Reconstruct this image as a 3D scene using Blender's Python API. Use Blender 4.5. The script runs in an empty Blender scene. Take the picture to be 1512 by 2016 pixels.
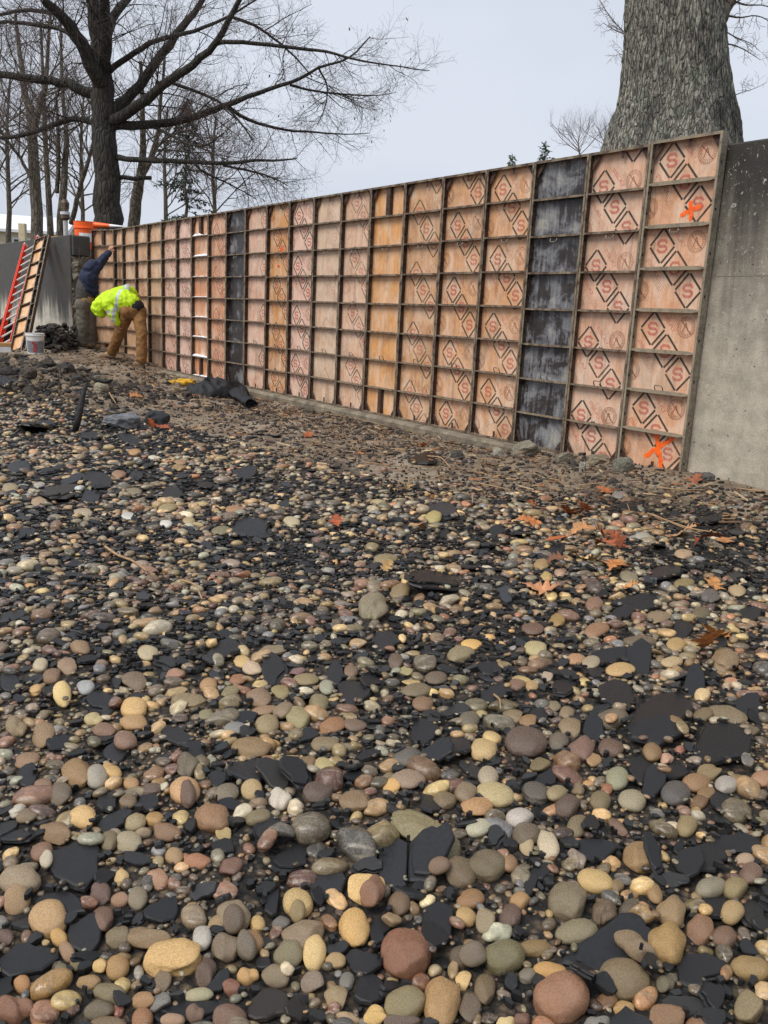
import bpy, bmesh, math, random
import numpy as np
from mathutils import Vector, Matrix, noise as mnoise
random.seed(7); RNG = np.random.default_rng(11)
SC = bpy.context.scene
COL = SC.collection
R = math.radians

# ------------------------------------------------------------------ camera
CAM_H, PITCH, ROLL, FPX = 1.091, 0.22369, 0.04877, 1700.0
_f = np.array([0, math.cos(PITCH), -math.sin(PITCH)]); _r = np.array([1., 0, 0]); _u = np.cross(_r, _f)
CR = math.cos(ROLL)*_r + math.sin(ROLL)*_u; CU = -math.sin(ROLL)*_r + math.cos(ROLL)*_u; CF = _f
CC = np.array([0, 0, CAM_H])
cam_d = bpy.data.cameras.new('camera'); cam = bpy.data.objects.new('camera', cam_d); COL.objects.link(cam)
M = Matrix.Identity(4)
for i in range(3):
    M[i][0] = CR[i]; M[i][1] = CU[i]; M[i][2] = -CF[i]; M[i][3] = CC[i]
cam.matrix_world = M
cam_d.sensor_fit = 'VERTICAL'; cam_d.sensor_height = 24.0; cam_d.sensor_width = 18.0
cam_d.lens = FPX/2016*24.0; cam_d.clip_start = 0.05; cam_d.clip_end = 2000
SC.camera = cam
SC.render.resolution_x = 768; SC.render.resolution_y = 1024

# ------------------------------------------------------------------ overcast sky
world = bpy.data.worlds.new('World'); SC.world = world; world.use_nodes = True
SUN_EL, SUN_AZ = R(53), R(234)          # azimuth clockwise from +Y: behind the camera, to its left
nt = world.node_tree; nt.nodes.clear()
wo = nt.nodes.new('ShaderNodeOutputWorld'); bg = nt.nodes.new('ShaderNodeBackground')
sky = nt.nodes.new('ShaderNodeTexSky'); sky.sky_type = 'NISHITA'; sky.sun_disc = False
sky.sun_elevation = SUN_EL; sky.sun_rotation = SUN_AZ; sky.air_density = 1.0; sky.dust_density = 4.0
tc = nt.nodes.new('ShaderNodeTexCoord'); nz = nt.nodes.new('ShaderNodeTexNoise'); nz.inputs['Scale'].default_value = 1.6
nz.inputs['Detail'].default_value = 4.0; nz.inputs['Roughness'].default_value = 0.5
mp = nt.nodes.new('ShaderNodeMapping'); mp.inputs['Scale'].default_value = (1, 1, 2.2)
rp = nt.nodes.new('ShaderNodeValToRGB')
rp.color_ramp.elements[0].position = .36; rp.color_ramp.elements[0].color = (3.2, 3.45, 4.0, 1)
rp.color_ramp.elements[1].position = .64; rp.color_ramp.elements[1].color = (3.95, 4.22, 4.72, 1)
mx = nt.nodes.new('ShaderNodeMix'); mx.data_type = 'RGBA'; mx.inputs[0].default_value = 0.95
nt.links.new(tc.outputs['Generated'], mp.inputs[0]); nt.links.new(mp.outputs[0], nz.inputs['Vector'])
nt.links.new(nz.outputs['Fac'], rp.inputs[0])
nt.links.new(sky.outputs[0], mx.inputs[6]); nt.links.new(rp.outputs[0], mx.inputs[7])
nt.links.new(mx.outputs[2], bg.inputs[0]); bg.inputs[1].default_value = 0.1
nt.links.new(bg.outputs[0], wo.inputs[0])
sd = bpy.data.lights.new('sun', 'SUN'); sd.energy = 1.5; sd.angle = R(32); sd.color = (1, .96, .9)
sun = bpy.data.objects.new('sun', sd); COL.objects.link(sun)
_sv = Vector((math.sin(SUN_AZ)*math.cos(SUN_EL), math.cos(SUN_AZ)*math.cos(SUN_EL), math.sin(SUN_EL)))
sun.rotation_euler = _sv.to_track_quat('Z', 'Y').to_euler()
vs = SC.view_settings; vs.view_transform = 'Standard'; vs.look = 'None'; vs.gamma = 1.0; vs.exposure = 0.9
vs.use_curve_mapping = False
SC.cycles.use_denoising = True
SC.cycles.max_bounces = 5; SC.cycles.transparent_max_bounces = 12

# ------------------------------------------------------------------ helpers: picture geometry
def ray(px, py):
    d = CF + (px-756)/FPX*CR - (py-1008)/FPX*CU
    return d
def at_y(px, py, Y):
    d = ray(px, py); return CC + d*(Y/d[1])
def at_z(px, py, z):
    d = ray(px, py); return CC + d*((z-CAM_H)/d[2])
def project(P):
    Q = np.asarray(P) - CC; dd = Q@CF
    return 756 + FPX*(Q@CR)/dd, 1008 - FPX*(Q@CU)/dd, dd
def sm(a, b, x):
    t = np.clip((x-a)/(b-a), 0, 1); return t*t*(3-2*t)

# form line: left end, direction (left to right = towards the camera), outward normal
W0 = np.array([-5.098, 16.681]); WD = np.array([.58084, -.81402]); WN = np.array([-.81402, -.58084])
UB = [0.0, 0.679, 1.309, 1.97, 2.62, 3.244, 3.883, 4.518, 5.139, 5.78, 6.404, 7.011, 7.638, 8.24, 8.875, 9.507, 10.142, 10.755, 11.375, 11.979, 12.593]
def wall_pt(u, s, z=0): 
    p = W0 + WD*u + WN*s; return np.array([p[0], p[1], z])

def terrain(x, y):
    x = np.asarray(x, float); y = np.asarray(y, float)
    dx = x-W0[0]; dy = y-W0[1]
    t = dx*WD[0]+dy*WD[1]; s = dx*WN[0]+dy*WN[1]
    z = -0.07 + 0*x
    z = z - 0.012*sm(1.2, .1, s)*sm(11.0, 9.5, t)*sm(0.5, 3, t)
    z = z + 0.10*sm(1.0, .1, s)*sm(10.6, 11.9, t)
    z = z + 0.24*sm(-3.0, -6.5, x)*sm(7, 11, y)
    z = z + 0.07*sm(4.5, 0.5, t)*sm(2.5, .2, s)
    h = np.exp(-(((x+4.35)/1.15)**2 + ((y-10.3)/1.0)**2))
    z = z + 0.36*h + .12*np.exp(-(((x+3.3)/.7)**2 + ((y-9.3)/.7)**2))
    z = z + .012*np.sin(2.1*x+1.3*y) + .010*np.sin(3.7*y-1.9*x+1)
    rough = sm(-1.5, -3.2, x)*sm(6.5, 8.5, y)
    z = z + rough*(.03*np.sin(5.3*x+2.2*y)*np.sin(4.1*y-1.1*x) + .02*np.sin(11*x-7*y))
    return z
PBX = [-30, -6, -4, -2.1, -.9, 0, 1.0, 2.1, 4, 30]; PBY = [12, 9.8, 9.4, 8.2, 6.9, 5.9, 5.75, 5.6, 5.0, 0]
def pebble_edge(x): return np.interp(x, PBX, PBY)

# ------------------------------------------------------------------ helpers: meshes
def mesh_np(name, verts, faces, smooth=False, col=None, mats=None, mat_idx=None):
    """verts (N,3); faces: list of int arrays, each (F,k)"""
    me = bpy.data.meshes.new(name)
    verts = np.asarray(verts, np.float32)
    fs = [np.asarray(f, np.int32) for f in faces if len(f)]
    me.vertices.add(len(verts)); me.vertices.foreach_set('co', verts.ravel())
    nl = sum(f.size for f in fs); nf = sum(len(f) for f in fs)
    me.loops.add(nl); me.polygons.add(nf)
    me.loops.foreach_set('vertex_index', np.concatenate([f.ravel() for f in fs]))
    tot = np.concatenate([np.full(len(f), f.shape[1], np.int32) for f in fs])
    st = np.concatenate([[0], np.cumsum(tot)[:-1]]).astype(np.int32)
    me.polygons.foreach_set('loop_start', st)
    try: me.polygons.foreach_set('loop_total', tot)
    except Exception: pass
    me.polygons.foreach_set('use_smooth', np.full(nf, bool(smooth)))
    if mat_idx is not None: me.polygons.foreach_set('material_index', np.asarray(mat_idx, np.int32))
    if col is not None:
        a = me.color_attributes.new('col', 'FLOAT_COLOR', 'POINT')
        c = np.ones((len(verts), 4), np.float32); c[:, :3] = col; a.data.foreach_set('color', c.ravel())
    me.update(calc_edges=True)
    if mats:
        for m in mats: me.materials.append(m)
    return me
def link(name, data, parent=None, mat=None, loc=None, rotz=None, color=None):
    o = bpy.data.objects.new(name, data); COL.objects.link(o)
    if parent is not None: o.parent = parent
    if mat is not None and data is not None: data.materials.append(mat)
    if loc is not None: o.location = loc
    if rotz is not None: o.rotation_euler = (0, 0, rotz)
    if color is not None: o.color = tuple(color)[:3] + ((1,) if len(color) < 4 else (color[3],))
    return o
def tag(o, label, cat, group=None, kind=None):
    if label: o['label'] = label
    if cat: o['category'] = cat
    if group: o['group'] = group
    if kind: o['kind'] = kind
    return o
def empty(name, loc=(0, 0, 0), rotz=0, **k):
    o = link(name, None, loc=tuple(loc), rotz=rotz); o.empty_display_size = .1
    if k: tag(o, **k)
    return o

class MB:
    def __init__(s): s.v = []; s.f = []
    def add(s, vs, fs):
        b = len(s.v); s.v += [tuple(map(float, v)) for v in vs]; s.f += [[i+b for i in f] for f in fs]
    def box(s, a, b):
        x0, y0, z0 = a; x1, y1, z1 = b
        s.add([(x0,y0,z0),(x1,y0,z0),(x1,y1,z0),(x0,y1,z0),(x0,y0,z1),(x1,y0,z1),(x1,y1,z1),(x0,y1,z1)],
              [(0,3,2,1),(4,5,6,7),(0,1,5,4),(1,2,6,5),(2,3,7,6),(3,0,4,7)])
    def prism(s, pts, d):
        """pts: 3-D polygon, extruded by vector d"""
        n = len(pts); p = [np.array(q, float) for q in pts]; q = [a+np.array(d, float) for a in p]
        s.add(p+q, [list(range(n))[::-1], list(range(n, 2*n))] + [[i, (i+1) % n, n+(i+1) % n, n+i] for i in range(n)])
    def bar(s, a, b, w, h, up=(0, 0, 1)):
        a = np.array(a, float); b = np.array(b, float); d = b-a; d /= np.linalg.norm(d)
        x = np.cross(d, up); x /= np.linalg.norm(x); y = np.cross(x, d)
        P = [a-x*w/2-y*h/2, a+x*w/2-y*h/2, a+x*w/2+y*h/2, a-x*w/2+y*h/2]
        s.prism(P, b-a)
    def tube(s, pts, rad, n=8, cap=True):
        pts = np.asarray(pts, float); k = len(pts); rad = np.broadcast_to(np.asarray(rad, float), (k,))
        v, q = tube_arrays(pts, rad, n); b = len(s.v)
        s.v += [tuple(a) for a in v]; s.f += [[int(i)+b for i in f] for f in q]
        if cap:
            s.f.append([b+i for i in range(n)][::-1]); s.f.append([b+(k-1)*n+i for i in range(n)])
    def lathe(s, prof, n=20, origin=(0, 0, 0)):
        o = np.array(origin, float); b = len(s.v); k = len(prof)
        for r, z in prof:
            for i in range(n):
                a = 2*math.pi*i/n; s.v.append((o[0]+r*math.cos(a), o[1]+r*math.sin(a), o[2]+z))
        for j in range(k-1):
            for i in range(n):
                i2 = (i+1) % n; s.f.append([b+j*n+i, b+j*n+i2, b+(j+1)*n+i2, b+(j+1)*n+i])
        s.f.append([b+i for i in range(n)][::-1]); s.f.append([b+(k-1)*n+i for i in range(n)])
    def build(s, name, mat, parent=None, smooth=False, bevel=0, color=None):
        me = bpy.data.meshes.new(name); me.from_pydata(s.v, [], s.f)
        bm = bmesh.new(); bm.from_mesh(me); bmesh.ops.recalc_face_normals(bm, faces=bm.faces[:])
        if bevel:
            es = [e for e in bm.edges if len(e.link_faces) == 2 and e.calc_face_angle(0) > .7]
            bmesh.ops.bevel(bm, geom=es, offset=bevel, segments=1, affect='EDGES', profile=.5, clamp_overlap=True)
        bm.to_mesh(me); bm.free()
        if smooth:
            for p in me.polygons: p.use_smooth = True
        return link(name, me, parent, mat, color=color)

_cs = {}
def tube_arrays(pts, rad, n):
    if n not in _cs:
        a = np.arange(n)*2*math.pi/n; _cs[n] = (np.cos(a), np.sin(a))
    c, s_ = _cs[n]
    d = np.empty_like(pts); d[1:-1] = pts[2:]-pts[:-2]; d[0] = pts[1]-pts[0]; d[-1] = pts[-1]-pts[-2]
    d /= np.linalg.norm(d, axis=1, keepdims=True)+1e-12
    m = np.abs(d.mean(0)); ref = np.zeros(3); ref[int(np.argmin(m))] = 1
    u = np.cross(d, ref); u /= np.linalg.norm(u, axis=1, keepdims=True)+1e-12; w = np.cross(d, u)
    v = pts[:, None, :] + rad[:, None, None]*(u[:, None, :]*c[None, :, None] + w[:, None, :]*s_[None, :, None])
    k = len(pts); i = np.arange(n); i2 = (i+1) % n
    q = np.concatenate([np.stack([j*n+i, j*n+i2, (j+1)*n+i2, (j+1)*n+i], 1) for j in range(k-1)])
    return v.reshape(-1, 3), q
class TubeSet:
    def __init__(s): s.V = []; s.Q = []; s.n = 0
    def add(s, pts, rad, n):
        v, q = tube_arrays(np.asarray(pts, float), np.asarray(rad, float), n)
        s.V.append(v); s.Q.append(q+s.n); s.n += len(v)
    def build(s, name, mat, parent=None):
        me = mesh_np(name, np.concatenate(s.V), [np.concatenate(s.Q)], smooth=True)
        return link(name, me, parent, mat)

# ------------------------------------------------------------------ helpers: materials
def lin(h, k=1.0):
    h = h.lstrip('#'); c = [int(h[i:i+2], 16)/255 for i in (0, 2, 4)]
    return tuple(k*(x/12.92 if x <= .04045 else ((x+.055)/1.055)**2.4) for x in c)
class NT:
    def __init__(s, name):
        s.m = bpy.data.materials.new(name); s.m.use_nodes = True; s.t = s.m.node_tree; s.t.nodes.clear()
        s.out = s.n('ShaderNodeOutputMaterial'); s.b = s.n('ShaderNodeBsdfPrincipled'); s.l(s.b.outputs[0], s.out.inputs[0])
    def n(s, typ, **k):
        x = s.t.nodes.new(typ)
        for a, b in k.items(): setattr(x, a, b)
        return x
    def l(s, a, b): s.t.links.new(a, b)
    def val(s, inp, v):
        if hasattr(v, 'links') or isinstance(v, bpy.types.NodeSocket): s.l(v, inp)
        else:
            if isinstance(v, tuple) and len(v) == 3 and inp.type == 'RGBA': v = v+(1,)
            inp.default_value = v
    def set(s, name, v): s.val(s.b.inputs[name], v)
    def coord(s, kind='Object', scale=(1, 1, 1), rot=(0, 0, 0)):
        if kind == 'Pos': o = s.n('ShaderNodeNewGeometry').outputs['Position']
        else: o = s.n('ShaderNodeTexCoord').outputs[kind]
        m = s.n('ShaderNodeMapping'); m.inputs['Scale'].default_value = scale; m.inputs['Rotation'].default_value = rot
        s.l(o, m.inputs[0]); return m.outputs[0]
    def noise(s, vec, scale, detail=4, rough=.6, dist=0, out='Fac'):
        x = s.n('ShaderNodeTexNoise'); x.inputs['Scale'].default_value = scale; x.inputs['Detail'].default_value = detail
        x.inputs['Roughness'].default_value = rough; x.inputs['Distortion'].default_value = dist
        s.l(vec, x.inputs['Vector']); return x.outputs[out]
    def voro(s, vec, scale, feature='F1', out='Distance'):
        x = s.n('ShaderNodeTexVoronoi'); x.feature = feature; x.inputs['Scale'].default_value = scale
        s.l(vec, x.inputs['Vector']); return x.outputs[out]
    def ramp(s, fac, stops, interp='LINEAR'):
        x = s.n('ShaderNodeValToRGB'); x.color_ramp.interpolation = interp; e = x.color_ramp.elements
        while len(e) < len(stops): e.new(.5)
        for i, (p, c) in enumerate(stops):
            e[i].position = p; e[i].color = (c, c, c, 1) if not isinstance(c, tuple) else (c+(1,))[:4]
        s.l(fac, x.inputs[0]); return x.outputs[0]
    def mix(s, fac, a, b, mode='MIX'):
        x = s.n('ShaderNodeMix'); x.data_type = 'RGBA'; x.blend_type = mode
        s.val(x.inputs[0], fac); s.val(x.inputs[6], a); s.val(x.inputs[7], b); return x.outputs[2]
    def math(s, op, a, b=0.0, clamp=False):
        x = s.n('ShaderNodeMath'); x.operation = op; x.use_clamp = clamp; s.val(x.inputs[0], a); s.val(x.inputs[1], b); return x.outputs[0]
    def bump(s, h, strength=.3, dist=.01):
        x = s.n('ShaderNodeBump'); x.inputs['Strength'].default_value = strength; x.inputs['Distance'].default_value = dist
        s.l(h, x.inputs['Height']); s.l(x.outputs[0], s.b.inputs['Normal'])
    def sep(s, vec):
        x = s.n('ShaderNodeSeparateXYZ'); s.l(vec, x.inputs[0]); return x.outputs
    def objcol(s, alpha=False):
        x = s.n('ShaderNodeObjectInfo'); return x.outputs['Alpha' if alpha else 'Color']
    def objrand(s): return s.n('ShaderNodeObjectInfo').outputs['Random']

def mat_plain(name, col, rough=.7, var=.25, scale=20, bump=.2, dist=.004, metallic=0, spec=.5, kind='Object'):
    t = NT(name); v = t.coord(kind); n = t.noise(v, scale, 5, .65)
    f = t.ramp(n, [(.3, 1-var), (.7, 1+var*.6)])
    t.set('Base Color', t.mix(1.0, col, f, 'MULTIPLY')); t.set('Roughness', rough); t.set('Metallic', metallic)
    t.set('Specular IOR Level', spec)
    if bump: t.bump(t.noise(v, scale*3, 4, .6), bump, dist)
    return t.m

def mat_stone(name, src):
    t = NT(name)
    if src == 'obj': base = t.objcol(); v = t.coord('Object'); rn = t.objrand()
    else:
        a = t.n('ShaderNodeAttribute'); a.attribute_name = 'col'; base = a.outputs['Color']; v = t.coord('Pos'); rn = None
    if rn is not None:
        cmb = t.n('ShaderNodeVectorMath'); cmb.operation = 'ADD'; t.l(v, cmb.inputs[0])
        mm = t.math('MULTIPLY', rn, 37.0); cx = t.n('ShaderNodeCombineXYZ'); t.l(mm, cx.inputs[0]); t.l(mm, cx.inputs[1]); t.l(cx.outputs[0], cmb.inputs[1]); v = cmb.outputs[0]
    big = t.noise(v, 14, 3, .6, .6); fine = t.noise(v, 260, 3, .7); mid = t.noise(v, 60, 4, .65)
    c = t.mix(1.0, base, t.ramp(big, [(.3, .72), (.7, 1.22)]), 'MULTIPLY')
    c = t.mix(1.0, c, t.ramp(mid, [(.3, .74), (.72, 1.24)]), 'MULTIPLY')
    c = t.mix(t.ramp(rn, [(0, .1), (1, 1.0)]) if rn is not None else .6, c, t.mix(1.0, c, t.ramp(fine, [(.30, .50), (.48, 1.0), (.72, 1.3)]), 'MULTIPLY'))
    st = t.noise(t.coord('Object' if src == 'obj' else 'Pos', (6, 60, 60)), 1.0, 3, .6, 1.5)
    c = t.mix(t.math('MULTIPLY', t.ramp(st, [(.54, 0.0), (.62, 1.0)]), .35), c, (.34, .29, .21), 'MIX')
    pt = t.noise(v, 22, 3, .55, .4); c = t.mix(t.math('MULTIPLY', t.ramp(pt, [(.53, 0.0), (.58, 1.0)]), .30), c, t.mix(1.0, c, (1.9, 1.85, 1.8), 'MULTIPLY'))
    vn = t.noise(t.coord('Object' if src == 'obj' else 'Pos', (30, 12, 20), (.5, .8, .2)), 1.2, 4, .6, 2.0); c = t.mix(t.math('MULTIPLY', t.ramp(vn, [(.485, 0.0), (.50, 1.0), (.515, 0.0)]), .35), c, (.45, .40, .32))
    t.set('Base Color', c)
    t.set('Roughness', t.ramp(big, [(.35, .15), (.62, .40)])); t.set('Specular IOR Level', .6)
    t.bump(t.math('ADD', t.math('MULTIPLY', fine, .35), mid), .5, .004)
    return t.m
def mat_slate(name, src):
    t = NT(name)
    if src == 'obj': base = t.objcol(); v = t.coord('Object'); rn = t.objrand()
    else:
        a = t.n('ShaderNodeAttribute'); a.attribute_name = 'col'; base = a.outputs['Color']; v = t.coord('Pos')
    big = t.noise(v, 9, 4, .6, .4); fine = t.noise(v, 150, 4, .7)
    c = t.mix(1.0, t.mix(1.0, base, (1.05, 1.0, .90), 'MULTIPLY'), t.ramp(big, [(.3, .7), (.7, 1.3)]), 'MULTIPLY')
    c = t.mix(t.ramp(fine, [(.60, 0.0), (.72, .30)]), c, (.07, .066, .06), 'MIX')
    t.set('Base Color', c); t.set('Roughness', t.ramp(big, [(.38, .30), (.6, .52)])); t.set('Specular IOR Level', .42)
    t.bump(t.math('ADD', t.math('MULTIPLY', fine, .4), t.noise(v, 35, 4, .6)), .3, .003)
    return t.m
# ------------------------------------------------------------------ materials of the setting
K = 1.0
def mat_ground():
    t = NT('beach_ground'); v = t.coord('Pos')
    a = t.n('ShaderNodeAttribute'); a.attribute_name = 'col'; zone = a.outputs['Color']
    n1 = t.noise(v, 3.5, 6, .65); n2 = t.noise(v, 38, 5, .7); n3 = t.noise(v, 140, 4, .7)
    dirt = t.mix(t.ramp(n1, [(.35, 0.0), (.65, 1.0)]), lin('#6e5c4a'), lin('#a8967f')); sand = t.noise(v, 1.1, 3, .6, .8); dirt = t.mix(t.ramp(sand, [(.50, 0.0), (.62, .8)]), dirt, lin('#b5a692'))
    dirt = t.mix(1.0, dirt, t.ramp(n2, [(.3, .45), (.55, 1.0), (.75, 1.25)]), 'MULTIPLY')
    dirt = t.mix(1.0, dirt, t.ramp(n3, [(.3, .6), (.7, 1.25)]), 'MULTIPLY')
    vo = t.n('ShaderNodeTexVoronoi'); vo.inputs['Scale'].default_value = 60; t.l(v, vo.inputs['Vector'])
    grav = t.ramp(t.sep(vo.outputs['Color'])[0], [(0, lin('#2a2826')), (.35, lin('#4a4037')), (.6, lin('#6b5a48')), (.85, lin('#7d6a52')), (1, lin('#8f8270'))], 'CONSTANT')
    grav = t.mix(1.0, grav, t.ramp(vo.outputs['Distance'], [(0, 1.0), (.6, .25)]), 'MULTIPLY')
    t.set('Base Color', t.mix(zone, dirt, grav)); t.set('Roughness', t.ramp(n2, [(.3, .45), (.7, .85)]))
    h = t.math('ADD', n2, t.math('MULTIPLY', n3, .4)); t.bump(h, .9, .02)
    return t.m
def mat_concrete(name, dark, light, z0, z1, streak=.5, speck=.5):
    """z0..z1: local height over which the damp cap of the wall dries out; drips follow a noise of their own"""
    t = NT(name); v = t.coord('Object'); z = t.sep(v)[2]
    st = t.noise(t.coord('Object', (3.2, 3.2, .35)), 1.3, 5, .65, .3)
    zz = t.math('ADD', z, t.math('MULTIPLY', t.math('SUBTRACT', st, .5), streak*3.0))
    f = t.n('ShaderNodeMapRange'); f.interpolation_type = 'SMOOTHSTEP'; t.l(zz, f.inputs[0]); f.inputs[1].default_value = z0; f.inputs[2].default_value = z1
    n = t.noise(v, 6, 6, .7); c = t.mix(f.outputs[0], light, dark)
    c = t.mix(1.0, c, t.ramp(n, [(.28, .60), (.7, 1.25)]), 'MULTIPLY')
    fine = t.noise(v, 90, 4, .7); c = t.mix(1.0, c, t.ramp(fine, [(.3, .75), (.7, 1.2)]), 'MULTIPLY')
    ch = t.noise(v, 26, 5, .75, 1.0); c = t.mix(t.math('MULTIPLY', t.ramp(ch, [(.60, 0.0), (.66, 1.0)]), speck), c, (.50, .48, .43))
    pit = t.voro(v, 17); c = t.mix(t.math('MULTIPLY', t.ramp(pit, [(.08, 1.0), (.14, 0.0)]), .8), c, (.03, .028, .025))
    t.set('Base Color', c); t.set('Roughness', t.ramp(f.outputs[0], [(0, .85), (1, .55)]))
    t.bump(t.math('ADD', n, t.math('MULTIPLY', fine, .5)), .45, .01); return t.m
M_GROUND = mat_ground()
M_CONC_L = mat_concrete('damp_concrete', lin('#413f3a', K), lin('#c2bdb0', K), .55, 1.15, .55, .1)
M_CONC_R = mat_concrete('stained_concrete', lin('#2f2a23', K), lin('#b0a796', K), .9, 2.2, .55, .9)
M_CONC = mat_plain('pale_concrete', lin('#857a69', K), .85, .6, 7, .6, .02)
M_ROUGHC = mat_plain('broken_concrete', lin('#7d7466', K), .9, .5, 12, .8, .03)
M_SOIL = mat_plain('bank_soil', lin('#55493c', K), .9, .5, 6, .8, .03)
def mat_grass():
    t = NT('winter_grass'); v = t.coord('Pos'); n = t.noise(v, 4, 6, .7)
    t.set('Base Color', t.mix(n, lin('#4f4a33'), lin('#7b7454'))); t.set('Roughness', .9); t.bump(t.noise(v, 40, 5, .7), .8, .04); return t.m
M_GRASS = mat_grass()

# ------------------------------------------------------------------ ground sheets
def ground_sheet():
    def ax(lo, hi, fine, step):
        c = list(np.arange(fine[0], fine[1]+1e-6, step)); g = step
        x = fine[0]; L = []
        while x > lo: g *= 1.35; x -= g; L.append(max(x, lo))
        g = step; x = fine[1]; Rr = []
        while x < hi: g *= 1.35; x += g; Rr.append(min(x, hi))
        return np.array(L[::-1] + c + Rr)
    xs = ax(-500, 500, (-11, 5.5), .09); ys = ax(-500, 700, (.4, 20), .09)
    X, Y = np.meshgrid(xs, ys, indexing='ij'); Z = terrain(X, Y)
    far = np.maximum(np.abs(X+3)-9, np.maximum(Y-20, -Y)); Z = Z*np.clip(1-far/20, 0, 1) - .07*np.clip(far/20, 0, 1)
    zone = sm(.35, -.35, Y - pebble_edge(X) + .25*np.sin(3*X)+.15*np.sin(7*X+2*Y))
    nx, ny = X.shape; V = np.stack([X, Y, Z], -1).reshape(-1, 3)
    i = np.arange(nx-1)[:, None]*ny + np.arange(ny-1)[None]; i = i.ravel()
    Q = np.stack([i, i+ny, i+ny+1, i+1], 1)
    o = link('beach_ground', mesh_np('beach_ground', V, [Q], True, np.repeat(zone.reshape(-1, 1), 3, 1)), mat=M_GROUND)
    tag(o, 'muddy shingle beach below the wall', 'beach', kind='structure')
ground_sheet()
def bank():
    m = MB(); zb = 2.12
    a = wall_pt(-60, -.75); b = wall_pt(60, -.75); c = wall_pt(60, -400); d = wall_pt(-60, -400); e = wall_pt(-700, -400); g = wall_pt(-700, -3)
    m.add([(a[0], a[1], zb), (b[0], b[1], zb), (c[0], c[1], zb), (d[0], d[1], zb), (b[0], b[1], -.5), (a[0], a[1], -.5), (e[0], e[1], zb), (g[0], g[1], zb)],
          [(0, 1, 2, 3), (0, 5, 4, 1), (7, 0, 3, 6)])
    o = m.build('bank_ground', M_GRASS); tag(o, 'raised grassy bank behind the wall', 'bank', kind='structure')
bank()

# ------------------------------------------------------------------ old concrete walls and footing
def concrete_wall(name, p0, d, L, z0, z1, th, mat, label, joints=()):
    """p0: front corner (x,y); d: unit direction along the wall; front faces WN side"""
    o = empty(name, (p0[0], p0[1], 0), math.atan2(d[1], d[0]), label=label, cat='wall')
    m = MB(); n = max(2, int(L/.5)); xs = np.linspace(0, L, n+1)
    side = np.sign(-d[1]*WN[0]+d[0]*WN[1]); yb = -side*th
    m.box((0, min(0, yb), z0), (L, max(0, yb), z1))
    b = m.build('wall_body', mat, o, bevel=.012)
    for x, zj in joints:
        k = MB(); k.box((x-.004, side*.0005-.003, z0), (x+.004, side*.004, zj)); k.build('joint_line', M_SEAM, o)
    return o
M_SEAM = mat_plain('seam', lin('#8b8478', K), .9)
# right: continues past the form; its face lies just behind the back of the panels
pr = W0 + WD*(UB[-1]-.25) + WN*(-.085)
wr = concrete_wall('concrete_wall', pr, WD, 16, -.4, 2.375, .5, M_CONC_R, 'weathered grey concrete wall at the right of the formwork', [(1.13, 1.2)])
m = MB(); m.box((.28, -.0025, 1.479), (16, .02, 1.484)); m.build('seam_line', M_SEAM, wr)
# left: older wall, front corner nearer than the forms
CL = np.array([-6.27, 17.22]); dL = np.array([-.612, .791])
wl = concrete_wall('concrete_wall', CL, dL, 40, -.4, 2.31, .38, M_CONC_L, 'damp streaked concrete wall behind the ladder at the left')
def broken_end():
    # ragged torn end of the left wall below its cap block
    nv = np.array([.791, .612])           # away from the beach
    o = empty('broken_wall_end', (CL[0], CL[1], 0), math.atan2(-dL[1], -dL[0]), label='ragged broken concrete end of the left wall with cap block', cat='rubble')
    # local x: out of the wall end (towards the forms); local y: +y is beach side? computed from the frame below
    side = 1 if (-(-dL[1])*WN[0] + (-dL[0])*WN[1]) > 0 else -1
    m = MB(); m.box((.004, min(-side*.03, -side*.36), 1.93), (.10, max(-side*.03, -side*.36), 2.29)); m.build('cap_block', M_CONC_L, o, bevel=.01)
    ny, nz_ = 12, 46; V = []; 
    for j in range(nz_+1):
        for i in range(ny+1):
            z = -.2 + 2.12*j/nz_; y = -side*(.0 + .40*i/ny)
            q = mnoise.fractal(Vector((y*7, z*7, 3.1)), 1.0, 2.0, 5)
            V.append((.05 + .07*q + .05*math.sin(z*5), y + .02*mnoise.noise(Vector((z*9, y*9, 0))), z))
    F = [(j*(ny+1)+i, j*(ny+1)+i+1, (j+1)*(ny+1)+i+1, (j+1)*(ny+1)+i) for j in range(nz_) for i in range(ny)]
    m = MB(); m.add(V, F); m.build('torn_face', M_ROUGHC, o)
    for y, z0, z1 in ((.12, 1.5, 2.08), (.3, 1.45, 1.95), (.22, .4, .95)):
        m = MB(); m.tube([(.13, -side*y, z0), (.15, -side*y, (z0+z1)/2), (.13, -side*(y+.02), z1)], .008, 6); m.build('rebar', M_STEEL, o)

def mat_steel(name, a, b, c, rough=.7):
    t = NT(name); v = t.coord('Object'); n = t.noise(v, 9, 6, .7); n2 = t.noise(v, 55, 5, .7)
    col = t.mix(t.ramp(n, [(.38, 0.0), (.62, 1.0)]), a, b)
    col = t.mix(t.ramp(n2, [(.50, 0.0), (.68, 1.0)]), col, c)
    fy = t.math('LESS_THAN', t.sep(v)[1], .0055); cr = t.math('MULTIPLY', fy, t.ramp(n, [(.40, .05), (.62, .85)])); col = t.mix(cr, col, lin('#9c8d76', K))
    t.set('Base Color', col); t.set('Roughness', rough); t.set('Metallic', .15); t.bump(n2, .5, .004); return t.m
M_STEEL = mat_steel('rusty_form_steel', lin('#3c2e26', K), lin('#594739', K), lin('#7d6d5b', K))
M_STEELD = mat_steel('dark_rusty_steel', lin('#33231d', K), lin('#4f362c', K), lin('#6a5648', K))
M_STEELC = mat_steel('cement_crusted_steel', lin('#6f6557', K), lin('#9a8f7c', K), lin('#a9a08d', K), .85)
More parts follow.
